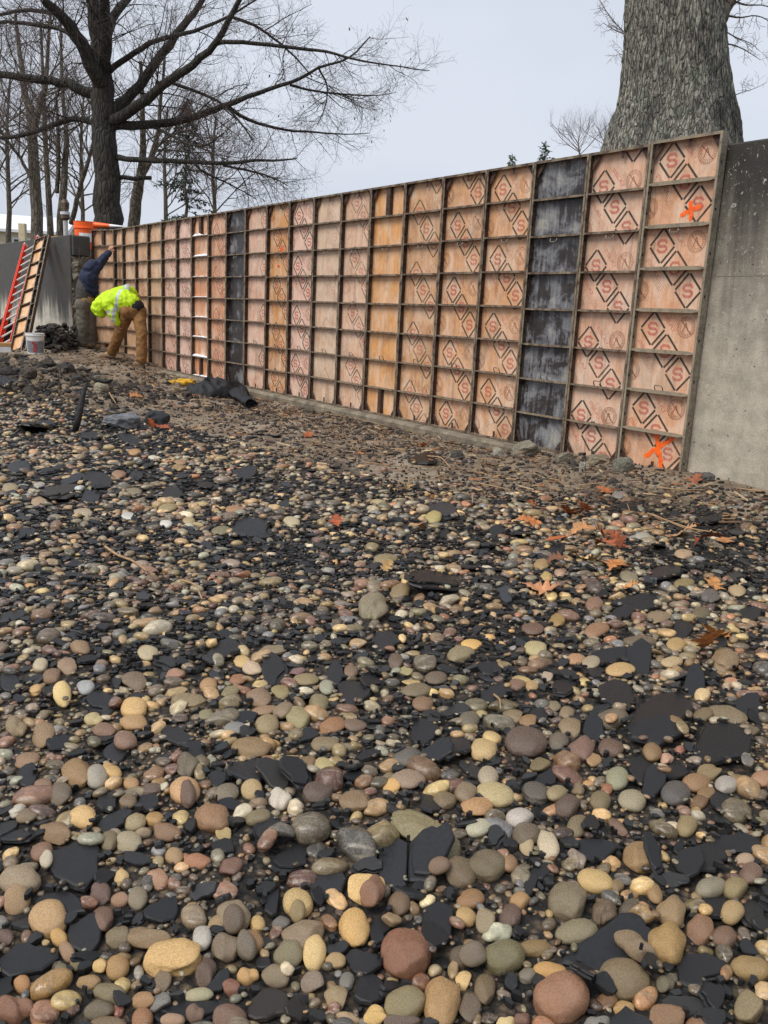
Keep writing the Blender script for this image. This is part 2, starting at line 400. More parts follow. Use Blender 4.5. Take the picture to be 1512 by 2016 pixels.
M_WIRE = mat_plain('galvanised_wire', lin('#8a8378', K), .45, .2, 60, 0, metallic=.6)
M_DARKHOLE = mat_plain('slot_shadow', lin('#1d1815'), .9, .1, 20, 0)
def mat_ply(name='plywood_face'):
    t = NT(name); v = t.coord('Object'); oc = t.objcol(); rn = t.objrand()
    ad = t.n('ShaderNodeVectorMath'); ad.operation = 'ADD'; cx = t.n('ShaderNodeCombineXYZ'); t.l(t.math('MULTIPLY', rn, 50.0), cx.inputs[0]); t.l(t.math('MULTIPLY', rn, 31.0), cx.inputs[2])
    t.l(v, ad.inputs[0]); t.l(cx.outputs[0], ad.inputs[1]); v = ad.outputs[0]
    def sc(x, y, z):
        m = t.n('ShaderNodeMapping'); m.inputs['Scale'].default_value = (x, y, z); t.l(v, m.inputs[0]); return m.outputs[0]
    grain = t.noise(sc(60, 60, 2.5), 1.0, 4, .6); blot = t.noise(v, 5.5, 5, .65, .8); film = t.noise(sc(7, 7, 3.0), 1.0, 6, .7, .5)
    drip = t.noise(sc(16, 16, 1.6), 1.0, 5, .7, .4); fine = t.noise(v, 110, 4, .7)
    c = t.mix(1.0, oc, t.ramp(grain, [(.3, .90), (.7, 1.22)]), 'MULTIPLY')
    c = t.mix(t.math('MULTIPLY', t.ramp(blot, [(.46, 0.0), (.70, 1.0)]), .45), c, lin('#b0703c', K), 'MIX')
    wh = t.math('MULTIPLY', t.ramp(film, [(.42, 0.0), (.66, 1.0)]), .75)
    c = t.mix(wh, c, lin('#e0c8b2', K), 'MIX')
    c = t.mix(t.math('MULTIPLY', t.ramp(drip, [(.55, 0.0), (.70, 1.0)]), .55), c, lin('#6f5440', K), 'MIX')
    dirt = t.noise(v, 2.6, 6, .72, .6); c = t.mix(t.math('MULTIPLY', t.ramp(dirt, [(.50, 0.0), (.68, 1.0)]), .45), c, lin('#8c7763'))
    c = t.mix(1.0, c, t.ramp(fine, [(.28, .55), (.42, 1.0), (.7, 1.08)]), 'MULTIPLY')
    pit = t.voro(v, 38); c = t.mix(t.math('MULTIPLY', t.ramp(pit, [(.06, 1.0), (.11, 0.0)]), .6), c, lin('#5c3c28', K))
    t.set('Base Color', c); t.set('Roughness', t.ramp(film, [(.4, .42), (.6, .75)])); t.bump(t.math('ADD', grain, fine), .12, .003); return t.m
M_PLY = mat_ply()
def mat_darkply():
    t = NT('black_form_face'); v = t.coord('Object'); rn = t.objcol()
    film = t.noise(t.coord('Object', (4, 4, 4.5)), 1.0, 7, .70, .45); run = t.noise(t.coord('Object', (34, 34, 2.2)), 1.0, 5, .7, .3); fine = t.noise(v, 120, 4, .7)
    f = t.math('ADD', t.math('MULTIPLY', film, .72), t.math('MULTIPLY', run, .32))
    k = t.sep(rn)[0]; f = t.math('ADD', f, t.math('SUBTRACT', k, .5))
    c = t.ramp(f, [(.44, lin('#241e1c', K)), (.53, lin('#3a3331', K)), (.57, lin('#66666a', K)), (.66, lin('#8f8e8c', K)), (.74, lin('#b0a78f', K))])
    c = t.mix(1.0, c, t.ramp(fine, [(.3, .65), (.6, 1.1)]), 'MULTIPLY')
    t.set('Base Color', c); t.set('Roughness', t.ramp(f, [(.45, .35), (.7, .8)])); t.bump(fine, .2, .003); return t.m
M_BLACKPLY = mat_darkply()
def mat_print(name, col, sharp=.18, rough=.7):
    """worn ink: object colour red channel = how much of it is left"""
    t = NT(name); v = t.coord('Object'); keep = t.sep(t.objcol())[0]
    n = t.math('ADD', t.math('MULTIPLY', t.noise(v, 24, 6, .75, .6), .55), t.math('MULTIPLY', t.noise(v, 3.5, 3, .6), .55))
    f = t.n('ShaderNodeMapRange'); t.l(t.math('SUBTRACT', t.math('ADD', keep, .05), n), f.inputs[0]); f.inputs[1].default_value = -sharp; f.inputs[2].default_value = sharp
    tr = t.n('ShaderNodeBsdfTransparent'); ms = t.n('ShaderNodeMixShader'); t.l(f.outputs[0], ms.inputs[0]); t.l(tr.outputs[0], ms.inputs[1]); t.l(t.b.outputs[0], ms.inputs[2])
    t.l(ms.outputs[0], t.out.inputs[0]); t.set('Base Color', t.mix(1.0, col, t.ramp(t.noise(v, 60, 4, .7), [(.3, .8), (.7, 1.3)]), 'MULTIPLY')); t.set('Roughness', rough); return t.m
M_INKB = mat_print('worn_black_ink', lin('#3c352f'), .26)
M_INKR = mat_print('worn_red_ink', lin('#cc7668'), .45)
M_INKS = mat_print('worn_brown_stamp', lin('#8a5238', K), .3)
M_SPRAY = mat_print('orange_spray_paint', lin('#ff6a1a'), .32, .5)
M_SNOW = mat_plain('slush', (.85, .87, .9), .5, .1, 30, .4, .01)
broken_end()

def footing():
    o = empty('concrete_footing', tuple(wall_pt(0, 0)), math.atan2(WD[1], WD[0]), label='pale concrete footing strip under the formwork panels', cat='footing')
    n = 90; m = MB(); V = []; F = []
    for i in range(n+1):
        x = -.3 + 13.0*i/n
        q = .018*mnoise.noise(Vector((x*3, 0, 0))) + .02*mnoise.noise(Vector((x*11, 4, 0)))
        for (y, z) in ((-.10-q, -.20), (-.115-q, -.03+q*.3), (-.10-q, -.006), (-.05, -.004), (.12, -.004), (.12, -.2)): V.append((x, y, z))
    for i in range(n):
        for j in range(5): F.append((i*6+j, (i+1)*6+j, (i+1)*6+j+1, i*6+j+1))
    m.add(V, F); m.build('footing_body', M_CONC, o)
footing()

# ------------------------------------------------------------------ form panels
DEP, PLY = .063, .056                     # rail depth; where the plywood face lies behind the rail fronts
def clip_poly(P, x0, x1, z0, z1):
    for ax, lim, sgn in ((0, x0, 1), (0, x1, -1), (1, z0, 1), (1, z1, -1)):
        out = []; n = len(P)
        for i in range(n):
            a, b = P[i], P[(i+1) % n]; da = (a[ax]-lim)*sgn; db = (b[ax]-lim)*sgn
            if da >= 0: out.append(a)
            if da*db < 0:
                t = da/(da-db); out.append((a[0]+(b[0]-a[0])*t, a[1]+(b[1]-a[1])*t))
        P = out
        if len(P) < 3: return None
    return P
def stroke(pts, w, closed=False):
    out = []; n = len(pts)
    for i in range(n if closed else n-1):
        a = np.array(pts[i], float); b = np.array(pts[(i+1) % n], float); d = b-a; L = np.linalg.norm(d); d /= L; p = np.array([-d[1], d[0]])*w/2; e = d*w*.12
        out.append([tuple(a-e-p), tuple(b+e-p), tuple(b+e+p), tuple(a-e+p)])
    return out
S_PTS = [(1, .76), (.80, 1), (.20, 1), (0, .82), (0, .66), (.2, .5), (.8, .5), (1, .34), (1, .18), (.8, 0), (.2, 0), (0, .24)]
def text_tris(body, size):
    cu = bpy.data.curves.new('lettering', 'FONT'); cu.body = body; cu.size = size; cu.offset = size*.03; cu.resolution_u = 2
    ob = bpy.data.objects.new('lettering', cu); COL.objects.link(ob)
    dg = bpy.context.evaluated_depsgraph_get(); me = ob.evaluated_get(dg).to_mesh(); me.calc_loop_triangles()
    T = [[(me.vertices[i].co.x, me.vertices[i].co.y) for i in t.vertices] for t in me.loop_triangles]
    ob.evaluated_get(dg).to_mesh_clear(); bpy.data.objects.remove(ob); bpy.data.curves.remove(cu); return T
T_STEELPLY = text_tris('STEEL-PLY', .040)
def xf(P, ox, oz, a=0, s=1):
    c, n = math.cos(a)*s, math.sin(a)*s; return [(ox+x*c-z*n, oz+x*n+z*c) for x, z in P]
def decal(name, polys, rect, y, mat, parent, keep, stuff=True):
    m = MB()
    for P in polys:
        Q = clip_poly(P, *rect)
        if Q: m.add([(x, y, z) for x, z in Q], [list(range(len(Q)))])
    if m.v:
        me = bpy.data.meshes.new(name); me.from_pydata(m.v, [], m.f); x = link(name, me, parent, mat, color=(keep, keep, keep))
        if stuff: x['kind'] = 'stuff'
def prints(o, w, x0, zph, keep, rng, H=2.438, rkeep=None):
    rect = (.012, w-.012, .02, H-.02); blk = []; red = []; stp = []; txt = []; g = .116; gz_ = .130; step = (.137, -.163)
    k0 = -1; zs = H-.16+zph
    for per in range(-1, 6):
        zc = zs - per*.61
        for j in range(3):
            cx, cz = x0*w + step[0]*j, zc + step[1]*j
            c = [(cx, cz+gz_), (cx+g, cz), (cx, cz-gz_), (cx-g, cz)]
            for a, b in ((0, 1), (1, 2), (2, 3), (3, 0)):
                p, q = np.array(c[a]), np.array(c[b]); d = q-p
                blk += stroke([tuple(p+d*.06), tuple(q-d*.06)], .0165)
            s = stroke(S_PTS, .25)
            for P in s: red.append(xf([(x-.5, (z-.5)*1.05) for x, z in P], cx, cz, 0, .080))
        for (dx, dz) in ((.30, .02), (-.16, -.33)):
            cx, cz = x0*w+dx, zc+dz
            for rr, ww in ((.078, .004), (.071, .003), (.050, .003)):
                stp += stroke([(cx+rr*math.cos(a), cz+rr*math.sin(a)) for a in np.linspace(0, 2*math.pi, 25)[:-1]], ww, True)
            stp += stroke([(cx-.05, cz+.05), (cx+.05, cz-.05)], .008)
            stp += stroke([(cx-.03, cz-.035), (cx-.005, cz+.03), (cx+.02, cz-.03)], .008)
            for q in range(26):
                a = q*2*math.pi/26
                stp += stroke([(cx+.055*math.cos(a), cz+.055*math.sin(a)), (cx+.066*math.cos(a), cz+.066*math.sin(a))], .006)
        ang = math.atan2(step[1], step[0])
        for (dx, dz) in ((.075, .115), (-.13, -.10)):
            txt += [xf(T, x0*w+dx, zc+dz, ang) for T in T_STEELPLY]
        for (dx, dz, n) in ((.135, .10, 4), (-.10, -.19, 4)):
            for r_ in range(n):
                px, pz = x0*w+dx+.010*r_, zc+dz+.010*r_; L = 0
                d = np.array([math.cos(ang), math.sin(ang)])
                while L < .19:
                    e = rng.uniform(.008, .03); stp += stroke([tuple(np.array([px, pz])+d*L), tuple(np.array([px, pz])+d*(L+e))], .003); L += e+.006
    rk = keep if rkeep is None else rkeep
    decal('diamond_print', blk, rect, PLY-.0012, M_INKB, o, keep)
    decal('letter_print', red, rect, PLY-.0018, M_INKR, o, rk)
    decal('lettering_print', txt, rect, PLY-.0015, M_INKR, o, rk-.08)
    decal('stamp_print', stp, rect, PLY-.0008, M_INKS, o, rk-.02)
def handle(o, x, z, up):
    m = MB(); s = 1 if up else -1; w = .035
    m.tube([(x-w, .020, z), (x-w-.003, .004, z+s*.030), (x-w+.006, -.002, z+s*.045), (x+w-.006, -.002, z+s*.045), (x+w+.003, .004, z+s*.030), (x+w, .020, z)], .0045, 5)
    m.build('handle', M_WIRE, o, smooth=True)
def panel(p0, ang, w, kind, tone, label, seed, x0=.25, zph=0, keep=.5, rows=None, lip=.014, divider=False, H=2.438, z=0, steel=None, rkeep=None, black=.5):
    rng = random.Random(seed)
    o = empty('formwork_panel', (p0[0], p0[1], z), ang, label=label, cat='formwork', group='steel-framed formwork panels standing in a row')
    st = steel or M_STEEL; g = .003
    m = MB(); m.box((g+.006, PLY, .006), (w-g-.006, PLY+.016, H-.006)); m.build('plywood_face', M_BLACKPLY if kind == 'black' else M_PLY, o, color=(black,)*3 if kind == 'black' else tone)
    for x, sg in ((g, 1), (w-g, -1)):
        m = MB(); t_ = .007*sg
        m.box((min(x, x+t_), .0, 0), (max(x, x+t_), DEP+.008, H))
        m.box((min(x+t_, x+t_+.012*sg), 0, .008), (max(x+t_, x+t_+.012*sg), .004, H-.008))
        r_ = m.build('side_rail', st, o)
        h = MB()
        for k in range(15):
            zz = .08 + k*.1525 + .01*rng.random(); xx = x+t_ if sg > 0 else x+t_
            h.box((xx-.0006 if sg > 0 else xx-.0014, .018, zz), (xx+.0014 if sg > 0 else xx+.0006, .034, zz+.022))
            if k % 2 == 0:
                xo = x-.0012*sg; h.box((min(xo, xo+.001*sg), .02, zz), (max(xo, xo+.001*sg), .034, zz+.02))
        h.build('rail_slots', M_DARKHOLE, r_)['kind'] = 'stuff'
    for zz, nm in ((0, 'bottom_rail'), (H-.008, 'top_rail')):
        m = MB(); m.box((g+.008, 0, zz), (w-g-.008, DEP, zz+.008)); m.box((g+.020, .0005, zz if zz == 0 else zz-.012), (w-g-.02, .0045, zz+.02 if zz == 0 else zz+.0075)); m.build(nm, st, o)
    dz = rng.uniform(-.012, .012); zs = []
    for k in range(1, 8):
        zc = H*k/8 + (rows[k-1] if rows else dz); zs.append(zc)
        m = MB(); m.box((g+.0075, .003, zc-.004), (w-g-.0075, PLY-.002, zc+.004))
        a, b = g+.022, w-g-.022; e = min(.05, w*.12)
        m.prism([(a, .002, zc-.006), (a+e, .002, zc-lip), (b-e, .002, zc-lip), (b, .002, zc-.006), (b, .002, zc+.006), (b-e, .002, zc+lip), (a+e, .002, zc+lip), (a, .002, zc+.006)], (0, .005, 0))
        m.build('crossbar', st if steel is M_STEELC else M_STEELD, o)
    handle(o, w*.48, zs[5]-.004, False); handle(o, w*.52, zs[1]+.004, True)
    for zz, s in ((H-.010, -1), (.010, 1)):       # gussets in the end cells and a short tab in the middle
        for x, sx in ((g+.012, 1), (w-g-.012, -1)):
            m = MB(); m.bar((x, .030, zz+s*.105), (x+sx*.075, .030, zz+s*.004), .035, .006, up=(0, 1, 0)); m.build('corner_gusset', M_STEELD, o)
        m = MB()
        if divider: m.box((w*.5-.035, .012, zz), (w*.5+.035, PLY-.003, zs[6]-.006)) if s < 0 else m.box((w*.5-.028, .012, zz), (w*.5+.028, PLY-.003, zs[0]-.006))
        else: m.box((w*.54-.012, .02, min(zz, zz+s*.06)), (w*.54+.012, .026, max(zz, zz+s*.06)))
        m.build('divider' if divider else 'centre_tab', M_STEELD, o)
    for zz in (.42, .95, 1.45, 1.98):
        if H < 2.4 or H > 2.45: break
        z_ = zz+rng.uniform(-.05, .05); m = MB(); m.box((w-.020, .008, z_), (w-.0115, .050, z_+.030)); m.prism([(w-.030, .012, z_-.03), (w-.0205, .012, z_-.03), (w-.0205, .012, z_+.055), (w-.026, .012, z_+.055)], (0, .006, 0)); m.build('wedge_bolt', M_STEELD, o)
    if kind == 'print': prints(o, w, x0, zph, keep, rng, H, rkeep)
    return o, zs
ANG = math.atan2(WD[1], WD[0])
PK, OR, TN, PL = lin('#d9aa92', K), lin('#d8935a', K), lin('#c79b78', K), lin('#cfae9a', K)
P = [  # kind, tone, x0, zph, keep, label
 ('print', lin('#c8a07a', K), .3, -.1, .30, 'tan form panel beside the inner corner at the left'),
 ('print', lin('#c49a74', K), .3, -.3, .36, 'tan form panel right behind the bending worker'),
 ('print', lin('#c8a27e', K), .2, .0, .30, 'tan form panel just right of the bending worker'),
 ('print', lin('#d0a894', K), .2, -.2, .50, 'pinkish form panel third left of the snow-dusted panel'),
 ('print', lin('#d6b2a4', K), .35, -.25, .52, 'pale pink form panel touching the left of the snow-dusted panel'),
 ('plain', lin('#c88a62', K), 0, 0, 0, 'narrow plain brown form panel with slush on its crossbars'),
 ('print', lin('#c98f6c', K), .3, -.1, .52, 'red-brown printed form panel between slush-dusted and black panels'),
 ('black', None, 0, 0, 0, 'far black-faced form panel behind the dropped jacket'),
 ('print', lin('#d2a890', K), .75, -.02, .50, 'pink printed form panel touching the right of the far black panel'),
 ('print', lin('#c88f55', K), .35, -.25, .58, 'amber form panel with orange paint blots, right of far black panel'),
 ('print', lin('#dcb4a0', K), .25, -.02, .62, 'pale pink form panel right of the amber one'),
 ('print', lin('#ccae92', K), .45, -.15, .28, 'whitish form panel with washed-out print near the middle'),
 ('print', lin('#d4ae92', K), .40, .05, .46, 'pale form panel touching the left of the plain orange panel'),
 ('plain', lin('#d69c60', K), 0, 0, 0, 'plain unprinted orange form panel near the middle of the row'),
 ('print', lin('#c79a70', K), .30, -.14, .52, 'tan printed form panel touching the right of the plain orange panel'),
 ('print', lin('#cf9c70', K), .30, -.30, .60, 'orange-tan printed form panel second right of the plain orange panel'),
 ('print', lin('#d09d72', K), .28, -.02, .60, 'orange-tan printed form panel touching the left of near black panel'),
 ('black', None, 0, 0, 0, 'large black-faced form panel with grey cement stains'),
 ('print', lin('#d6aa8e', K), .22, -.10, .66, 'pink printed form panel touching the right of the near black panel'),
 ('print', lin('#d4a280', K), .27, .02, .68, 'rightmost form panel with two orange spray-painted crosses'),
]
PANELS = []
for i, (kind, tone, x0, zph, keep, lab) in enumerate(P):
    w = UB[i+1]-UB[i]; p = W0 + WD*UB[i]; rr = random.Random(50+i)
    rows = None
    st = M_STEELD if 8 <= i <= 16 and i != 13 else M_STEEL
    if i in (18, 19, 13, 11): st = M_STEELC if i == 19 else M_STEEL
    if i == 17: st = M_STEEL
    o, zs = panel(p, ANG, w, kind, tone, lab, 100+i, x0, zph, keep, rows, .014 if i == 19 else (.009 if i > 9 else .008), divider=(kind == 'plain'), z=.012 if i == 19 else 0, steel=st, rkeep=keep-.16, black=.50 if i == 7 else .555)
    PANELS.append((o, zs, w))
# corner panels at the left end
pA = W0 - WD*.50
o, zs = panel(pA, ANG, .496, 'print', lin('#c99c70', K), 'narrow form panel on the right of the inner corner', 301, .3, -.2, .22); PANELS.append((o, zs, .496))
pB = np.array([-5.94, 17.47]); dB = (pA-pB); wB = np.linalg.norm(dB)-.004
o, zs = panel(pB, math.atan2(dB[1], dB[0]), wB, 'plain', lin('#c4946a', K), 'leftmost form panel, turned at the corner, behind the hooded worker', 302, divider=True); PANELS.append((o, zs, wB))
# spray-paint marks
def blob(pts, w, rng, n=26):
    out = []
    for a, b in zip(pts[:-1], pts[1:]):
        for k in range(n):
            t = (k+.5)/n; x = a[0]+(b[0]-a[0])*t+rng.gauss(0, w*.10); z = a[1]+(b[1]-a[1])*t+rng.gauss(0, w*.10)
            r = w*.5*rng.uniform(.75, 1.15); out.append([(x+r*math.cos(q), z+r*math.sin(q)) for q in np.linspace(0, 2*math.pi, 9)[:-1]])
    return out
def spray(o, w, strokes, wd, keep=.95):
    rng = random.Random(5); m = MB(); k = 0
    for s in strokes:
        for P_ in blob(s, wd, rng):
            Q = clip_poly(P_, .012, w-.012, .02, 2.42)
            if Q: y = PLY-.0024-.000015*k; k += 1; m.add([(x, y, z) for x, z in Q], [list(range(len(Q)))])
    me = bpy.data.meshes.new('spray_mark'); me.from_pydata(m.v, [], m.f); link('spray_mark', me, o, M_SPRAY, color=(keep,)*3)
o, zs, w = PANELS[19]
spray(o, w, [[(.31, 1.905), (.46, 1.955)], [(.37, 1.985), (.395, 1.87)]], .030, .72)
spray(o, w, [[(.24, .10), (.47, .27)], [(.31, .29), (.40, .02)], [(.33, .16), (.36, .14)]], .036, .78)
o, zs, w = PANELS[9]
spray(o, w, [[(.30, 1.86), (.34, 1.875)]], .04, .52); spray(o, w, [[(.24, 1.66), (.28, 1.65)]], .03, .45)
# slush lying on the crossbars and rail of the snow-dusted panel
o, zs, w = PANELS[5]
rs = random.Random(3)
for z_, hh in [(zs[6]+.004, .05), (zs[5]+.004, .05), (zs[4]+.004, .02), (zs[3]+.004, .02), (zs[2]+.004, .02), (zs[1]+.004, .03), (zs[0]+.004, .04), (.008, .05)]:
    n = 14; V = []; F = []
    for i in range(n+1):
        x = .04 + (w-.08)*i/n; h = hh*max(.08, .5+.9*mnoise.noise(Vector((x*9, z_*5, 1)))); V += [(x, .004, z_), (x, .010, z_+h*.8), (x, .035, z_+h), (x, PLY-.003, z_+h*.7)]
    for i in range(n):
        for j in range(3): F.append((i*4+j, (i+1)*4+j, (i+1)*4+j+1, i*4+j+1))
    m = MB(); m.add(V, F); m.build('slush', M_SNOW, o, smooth=True)
# ------------------------------------------------------------------ stones: shapes
def ico(n):
    bm = bmesh.new(); bmesh.ops.create_icosphere(bm, subdivisions=n, radius=1); bm.verts.ensure_lookup_table()
    v = np.array([x.co[:] for x in bm.verts]); f = np.array([[x.index for x in q.verts] for q in bm.faces]); bm.free(); return v, f
ICO = {k: ico(k) for k in (1, 2, 3, 4)}        # 20, 80, 320, 1280 triangles
def pebble_dirs(seed, p=2.25, lump=.16, ang=.0):
    r = np.random.default_rng(seed); ph = r.normal(size=(9, 3)); am = r.normal(size=9); cut = r.normal(size=(5, 3)); cut /= np.linalg.norm(cut, axis=1, keepdims=True); cl = r.uniform(.66, .95, 5)
    def f(v):
        rr = (np.abs(v)**p).sum(1)**(-1/p)
        o = v*rr[:, None]
        k = 0
        for i in range(9): k = k + am[i]*np.sin(v@ph[i]*(1.2+.35*i)+i)/(1+.45*i)
        o = o*(1+lump*k*.55)[:, None]
        if ang:
            for i in range(5):
                d = o@cut[i]; ex = np.maximum(d-cl[i], 0); o = o-ex[:, None]*cut[i]*ang
        o = o/np.abs(o).max(0)
        return o
    return f
NP = 26
PROTO = [pebble_dirs(i, p=2.1+.09*(i % 6), lump=[.10, .16, .22][i % 3], ang=[0, .6, .9][i % 3]) for i in range(NP)]
PV = {k: [PROTO[i](ICO[k][0]) for i in range(NP)] for k in (1, 2, 3, 4)}
for i in range(NP): PV[4][i] = PV[4][i]*(1+np.array([.035*mnoise.noise(Vector(q*3.1+i))+.018*mnoise.noise(Vector(q*7.7+i)) for q in ICO[4][0]]))[:, None]
def slate_proto(seed, layers=1):
    """irregular split flake, unit half-extent in x,y; z 0..1 thickness; quads and n-gon caps triangulated as a fan"""
    r = np.random.default_rng(1000+seed); n = int(r.integers(9, 15)); V = []; F = []
    a = np.sort((np.arange(n)+r.uniform(-.33, .33, n))*2*math.pi/n)
    rad = 1+.16*np.sin(2*a+r.uniform(0, 6))+.12*np.sin(3*a+r.uniform(0, 6))+r.normal(0, .07, n); out = np.stack([rad*np.cos(a), rad*np.sin(a)], 1); out /= np.abs(out).max(0)
    z = 0.
    for L in range(layers):
        P0 = out*(1-.10*L) + r.normal(0, .05, out.shape)*L + (r.normal(0, .12, 2)*L)
        h = 1.0/layers; ring = [(P0*.93, z), (P0, z+.30*h), (P0*r.uniform(.955, .985, (n, 1)), z+.80*h), (P0*.90+r.normal(0, .012, P0.shape), z+h)]
        b = len(V)
        for q, zz in ring:
            for p in q: V.append((p[0], p[1], zz+r.normal(0, .03)*h))
        for j in range(3):
            for i in range(n):
                i2 = (i+1) % n; A, B, C, D = b+j*n+i, b+j*n+i2, b+(j+1)*n+i2, b+(j+1)*n+i; F += [(A, B, C), (A, C, D)]
        c = len(V); V.append((*(ring[3][0].mean(0)), z+h*1.02)); F += [(b+3*n+i, b+3*n+(i+1) % n, c) for i in range(n)]
        c = len(V); V.append((*(ring[0][0].mean(0)), z)); F += [(b+(i+1) % n, b+i, c) for i in range(n)]
        z += h*.98
    return np.array(V), np.array(F)
SL = [slate_proto(i, 1 if i % 3 else 2) for i in range(24)]
SLS = []
for i in range(10):                                      # cheap flakes for the far field
    r = np.random.default_rng(500+i); n = 5; a = np.sort((np.arange(n)+r.uniform(-.35, .35, n))*2*math.pi/n); q = np.stack([np.cos(a), np.sin(a)], 1)*r.uniform(.7, 1.05, (n, 1))
    V = np.array([(x, y, 0) for x, y in q]+[(x*.94, y*.94, 1) for x, y in q]); F = [(0, i2, i1) for i1, i2 in ((1, 2), (2, 3), (3, 4))]
    F = [(n+0, n+j, n+j+1) for j in range(1, n-1)] + [f for j in range(n) for f in ((j, (j+1) % n, n+(j+1) % n), (j, n+(j+1) % n, n+j))]
    SLS.append((V, np.array(F)))

# ------------------------------------------------------------------ stones read off the photograph: x y w h angle colour
def cat(origin, s, txt):
    o = []
    for ln in txt.split(';'):
        q = ln.split()
        if len(q) < 5: continue
        x, y, w, h, a = map(float, q[:5]); o.append((origin[0]+x/s, origin[1]+y/s, w/s, h/s, a, q[5] if len(q) > 5 else '2a2b2f'))
    return o
PEB = cat((0, 1600), 2, '''220 60 135 95 -5 7f6344;325 0 105 90 20 c7a468;430 90 65 85 80 6c6247;510 95 100 80 0 8f8873;167 137 85 90 60 7d5848;180 188 55 65 70 a9a699;650 55 105 75 -15 7b5a3f;835 10 130 120 0 8a6444;883 53 70 55 0 a99560;625 125 60 45 0 6e7480;685 147 70 65 -30 9a7d58;620 168 50 50 0 8d7f5a;780 167 105 60 0 9c6445;908 190 90 90 0 6f4a42;715 187 60 40 0 c09a70;620 235 80 80 0 a27862;690 255 55 55 0 7a5547;475 228 60 65 70 bfa36f;397 297 80 85 60 5c4440;470 312 75 55 0 8d6a55;540 310 75 90 70 77705f;75 250 150 125 0 8a7b68;65 318 95 110 50 8f7350;190 400 145 130 10 ad8a5e;405 395 80 110 70 6b4c41;230 465 70 60 -20 c0964f;565 470 200 95 -5 7f6a4c;460 465 100 80 20 6d6148;690 550 230 150 10 c09c5e;800 462 75 135 85 a3a8ad;850 420 80 65 30 927a55;920 430 80 90 80 594a3e;925 385 120 130 -50 7f725f;890 515 120 110 20 6c5d4d;965 530 80 100 -50 635c50;1015 412 65 65 0 c0a062;990 485 100 95 -20 8f6a42;1105 408 70 55 0 5b5d60;1170 335 115 115 -30 b59a62;1170 385 60 70 80 83724a;1195 465 165 110 15 7f6d58;1240 533 90 120 85 cdb176;1135 535 120 105 20 6f6b50;1395 430 110 145 -75 c29a55;1430 290 160 120 10 d0ad6c;1470 325 100 105 80 7f543f;1325 555 80 65 0 9f8558;1225 640 100 85 -10 7a6d66;1085 620 100 95 0 766a57;1130 617 55 60 80 bdb3a0;1325 700 95 90 30 8d7b5c;1365 635 60 80 80 6a6e70;985 615 85 75 0 b38b50;910 660 70 65 0 7e4c3c;815 600 85 110 80 543f38;640 627 65 90 80 6f5f4c;545 597 40 60 85 737373;462 580 85 95 60 9d7843;395 570 70 65 0 c5a566;350 637 90 60 0 93744a;300 553 48 75 80 6b6142;240 595 65 60 0 66604c;265 515 55 75 -60 8f7158;82 643 65 70 60 a87742;70 750 150 120 0 7a4d38;430 685 120 80 -10 70684d;385 752 115 80 0 5d5646;625 718 95 80 0 6b7178;565 710 95 70 -20 9a7450;560 785 80 95 80 8f5e3a;463 752 50 55 80 7e4436;900 790 140 110 0 6d4f45;775 800 75 80 70 6a4f44;680 820 90 50 0 9a7a66;430 810 170 70 0 6b5840;780 690 115 60 10 9a9a80;1480 775 90 80 0 c9a45b;20 460 60 65 80 5d4743;100 460 50 60 80 70584b''')
PEB += cat((756, 1600), 2, '''168 70 370 130 -33 77714f;20 60 50 110 85 a9b0a0;380 40 100 70 15 a2a899;560 70 105 90 0 5d5344;650 105 80 140 -70 b3ab98;563 112 55 60 80 a19372;765 35 80 100 70 6e6449;920 30 100 45 -35 6c4f44;1195 35 75 90 70 85754e;300 215 130 105 -10 65553f;410 195 145 120 -15 5f553f;215 232 80 55 10 6f5543;495 175 70 95 70 93704f;345 320 110 80 10 8b643c;60 335 85 95 80 69503a;30 410 75 70 0 927a5c;175 320 65 45 30 cfc39f;325 390 80 80 0 b08f58;410 400 85 110 85 857a64;500 388 85 90 80 58403a;540 320 75 70 0 a07a4a;730 325 140 160 -50 6d6450;835 250 135 85 -15 b89c60;1015 165 150 115 -10 8a6d44;920 265 55 60 70 80694a;970 300 70 45 0 8d6a40;1065 290 55 90 -60 8f7148;875 390 120 120 0 5c4b3a;970 360 80 80 0 4d443b;1025 348 55 55 0 8d6242;1135 370 115 125 80 89714f;1390 275 95 95 50 82754f;1290 275 140 90 35 7c7a6c;1450 225 90 95 -60 6b5148;1245 440 110 100 -30 7d573f;1345 475 95 95 0 6b4c3c;1370 400 85 80 -30 9c8356;1265 385 60 50 -20 c4a05f;1115 495 155 165 80 97773f;755 455 160 100 5 757059;85 550 190 190 -45 7c4a33;315 540 100 90 0 54473a;350 560 105 85 0 655b4f;475 555 150 140 0 63603f;597 505 125 65 5 7d6534;660 597 130 70 -5 b98c45;565 613 65 65 0 6e6c66;205 593 55 55 0 a39579;272 590 45 75 85 8e7754;315 630 60 75 60 d0b074;225 725 140 205 80 a17c4c;338 735 85 180 87 61554a;400 670 80 140 80 6c5b42;85 735 150 130 20 79704f;70 800 150 70 0 584844;700 725 200 210 -60 8e5f47;945 640 190 150 -20 6f5e42;985 530 170 90 -25 77634a;950 745 85 65 -10 a5834b;1115 650 70 80 -50 605c4b;1105 800 150 120 0 7d5a3c;1455 750 130 140 80 7c7052;1450 590 150 100 -10 8c7240;1240 810 100 70 0 82593c;840 810 110 80 0 70757b;480 800 75 60 0 c9b582;545 785 70 60 0 704a40;1350 620 50 85 80 8a6440;1425 160 70 45 0 9d8675;1270 520 60 55 0 776a43''')
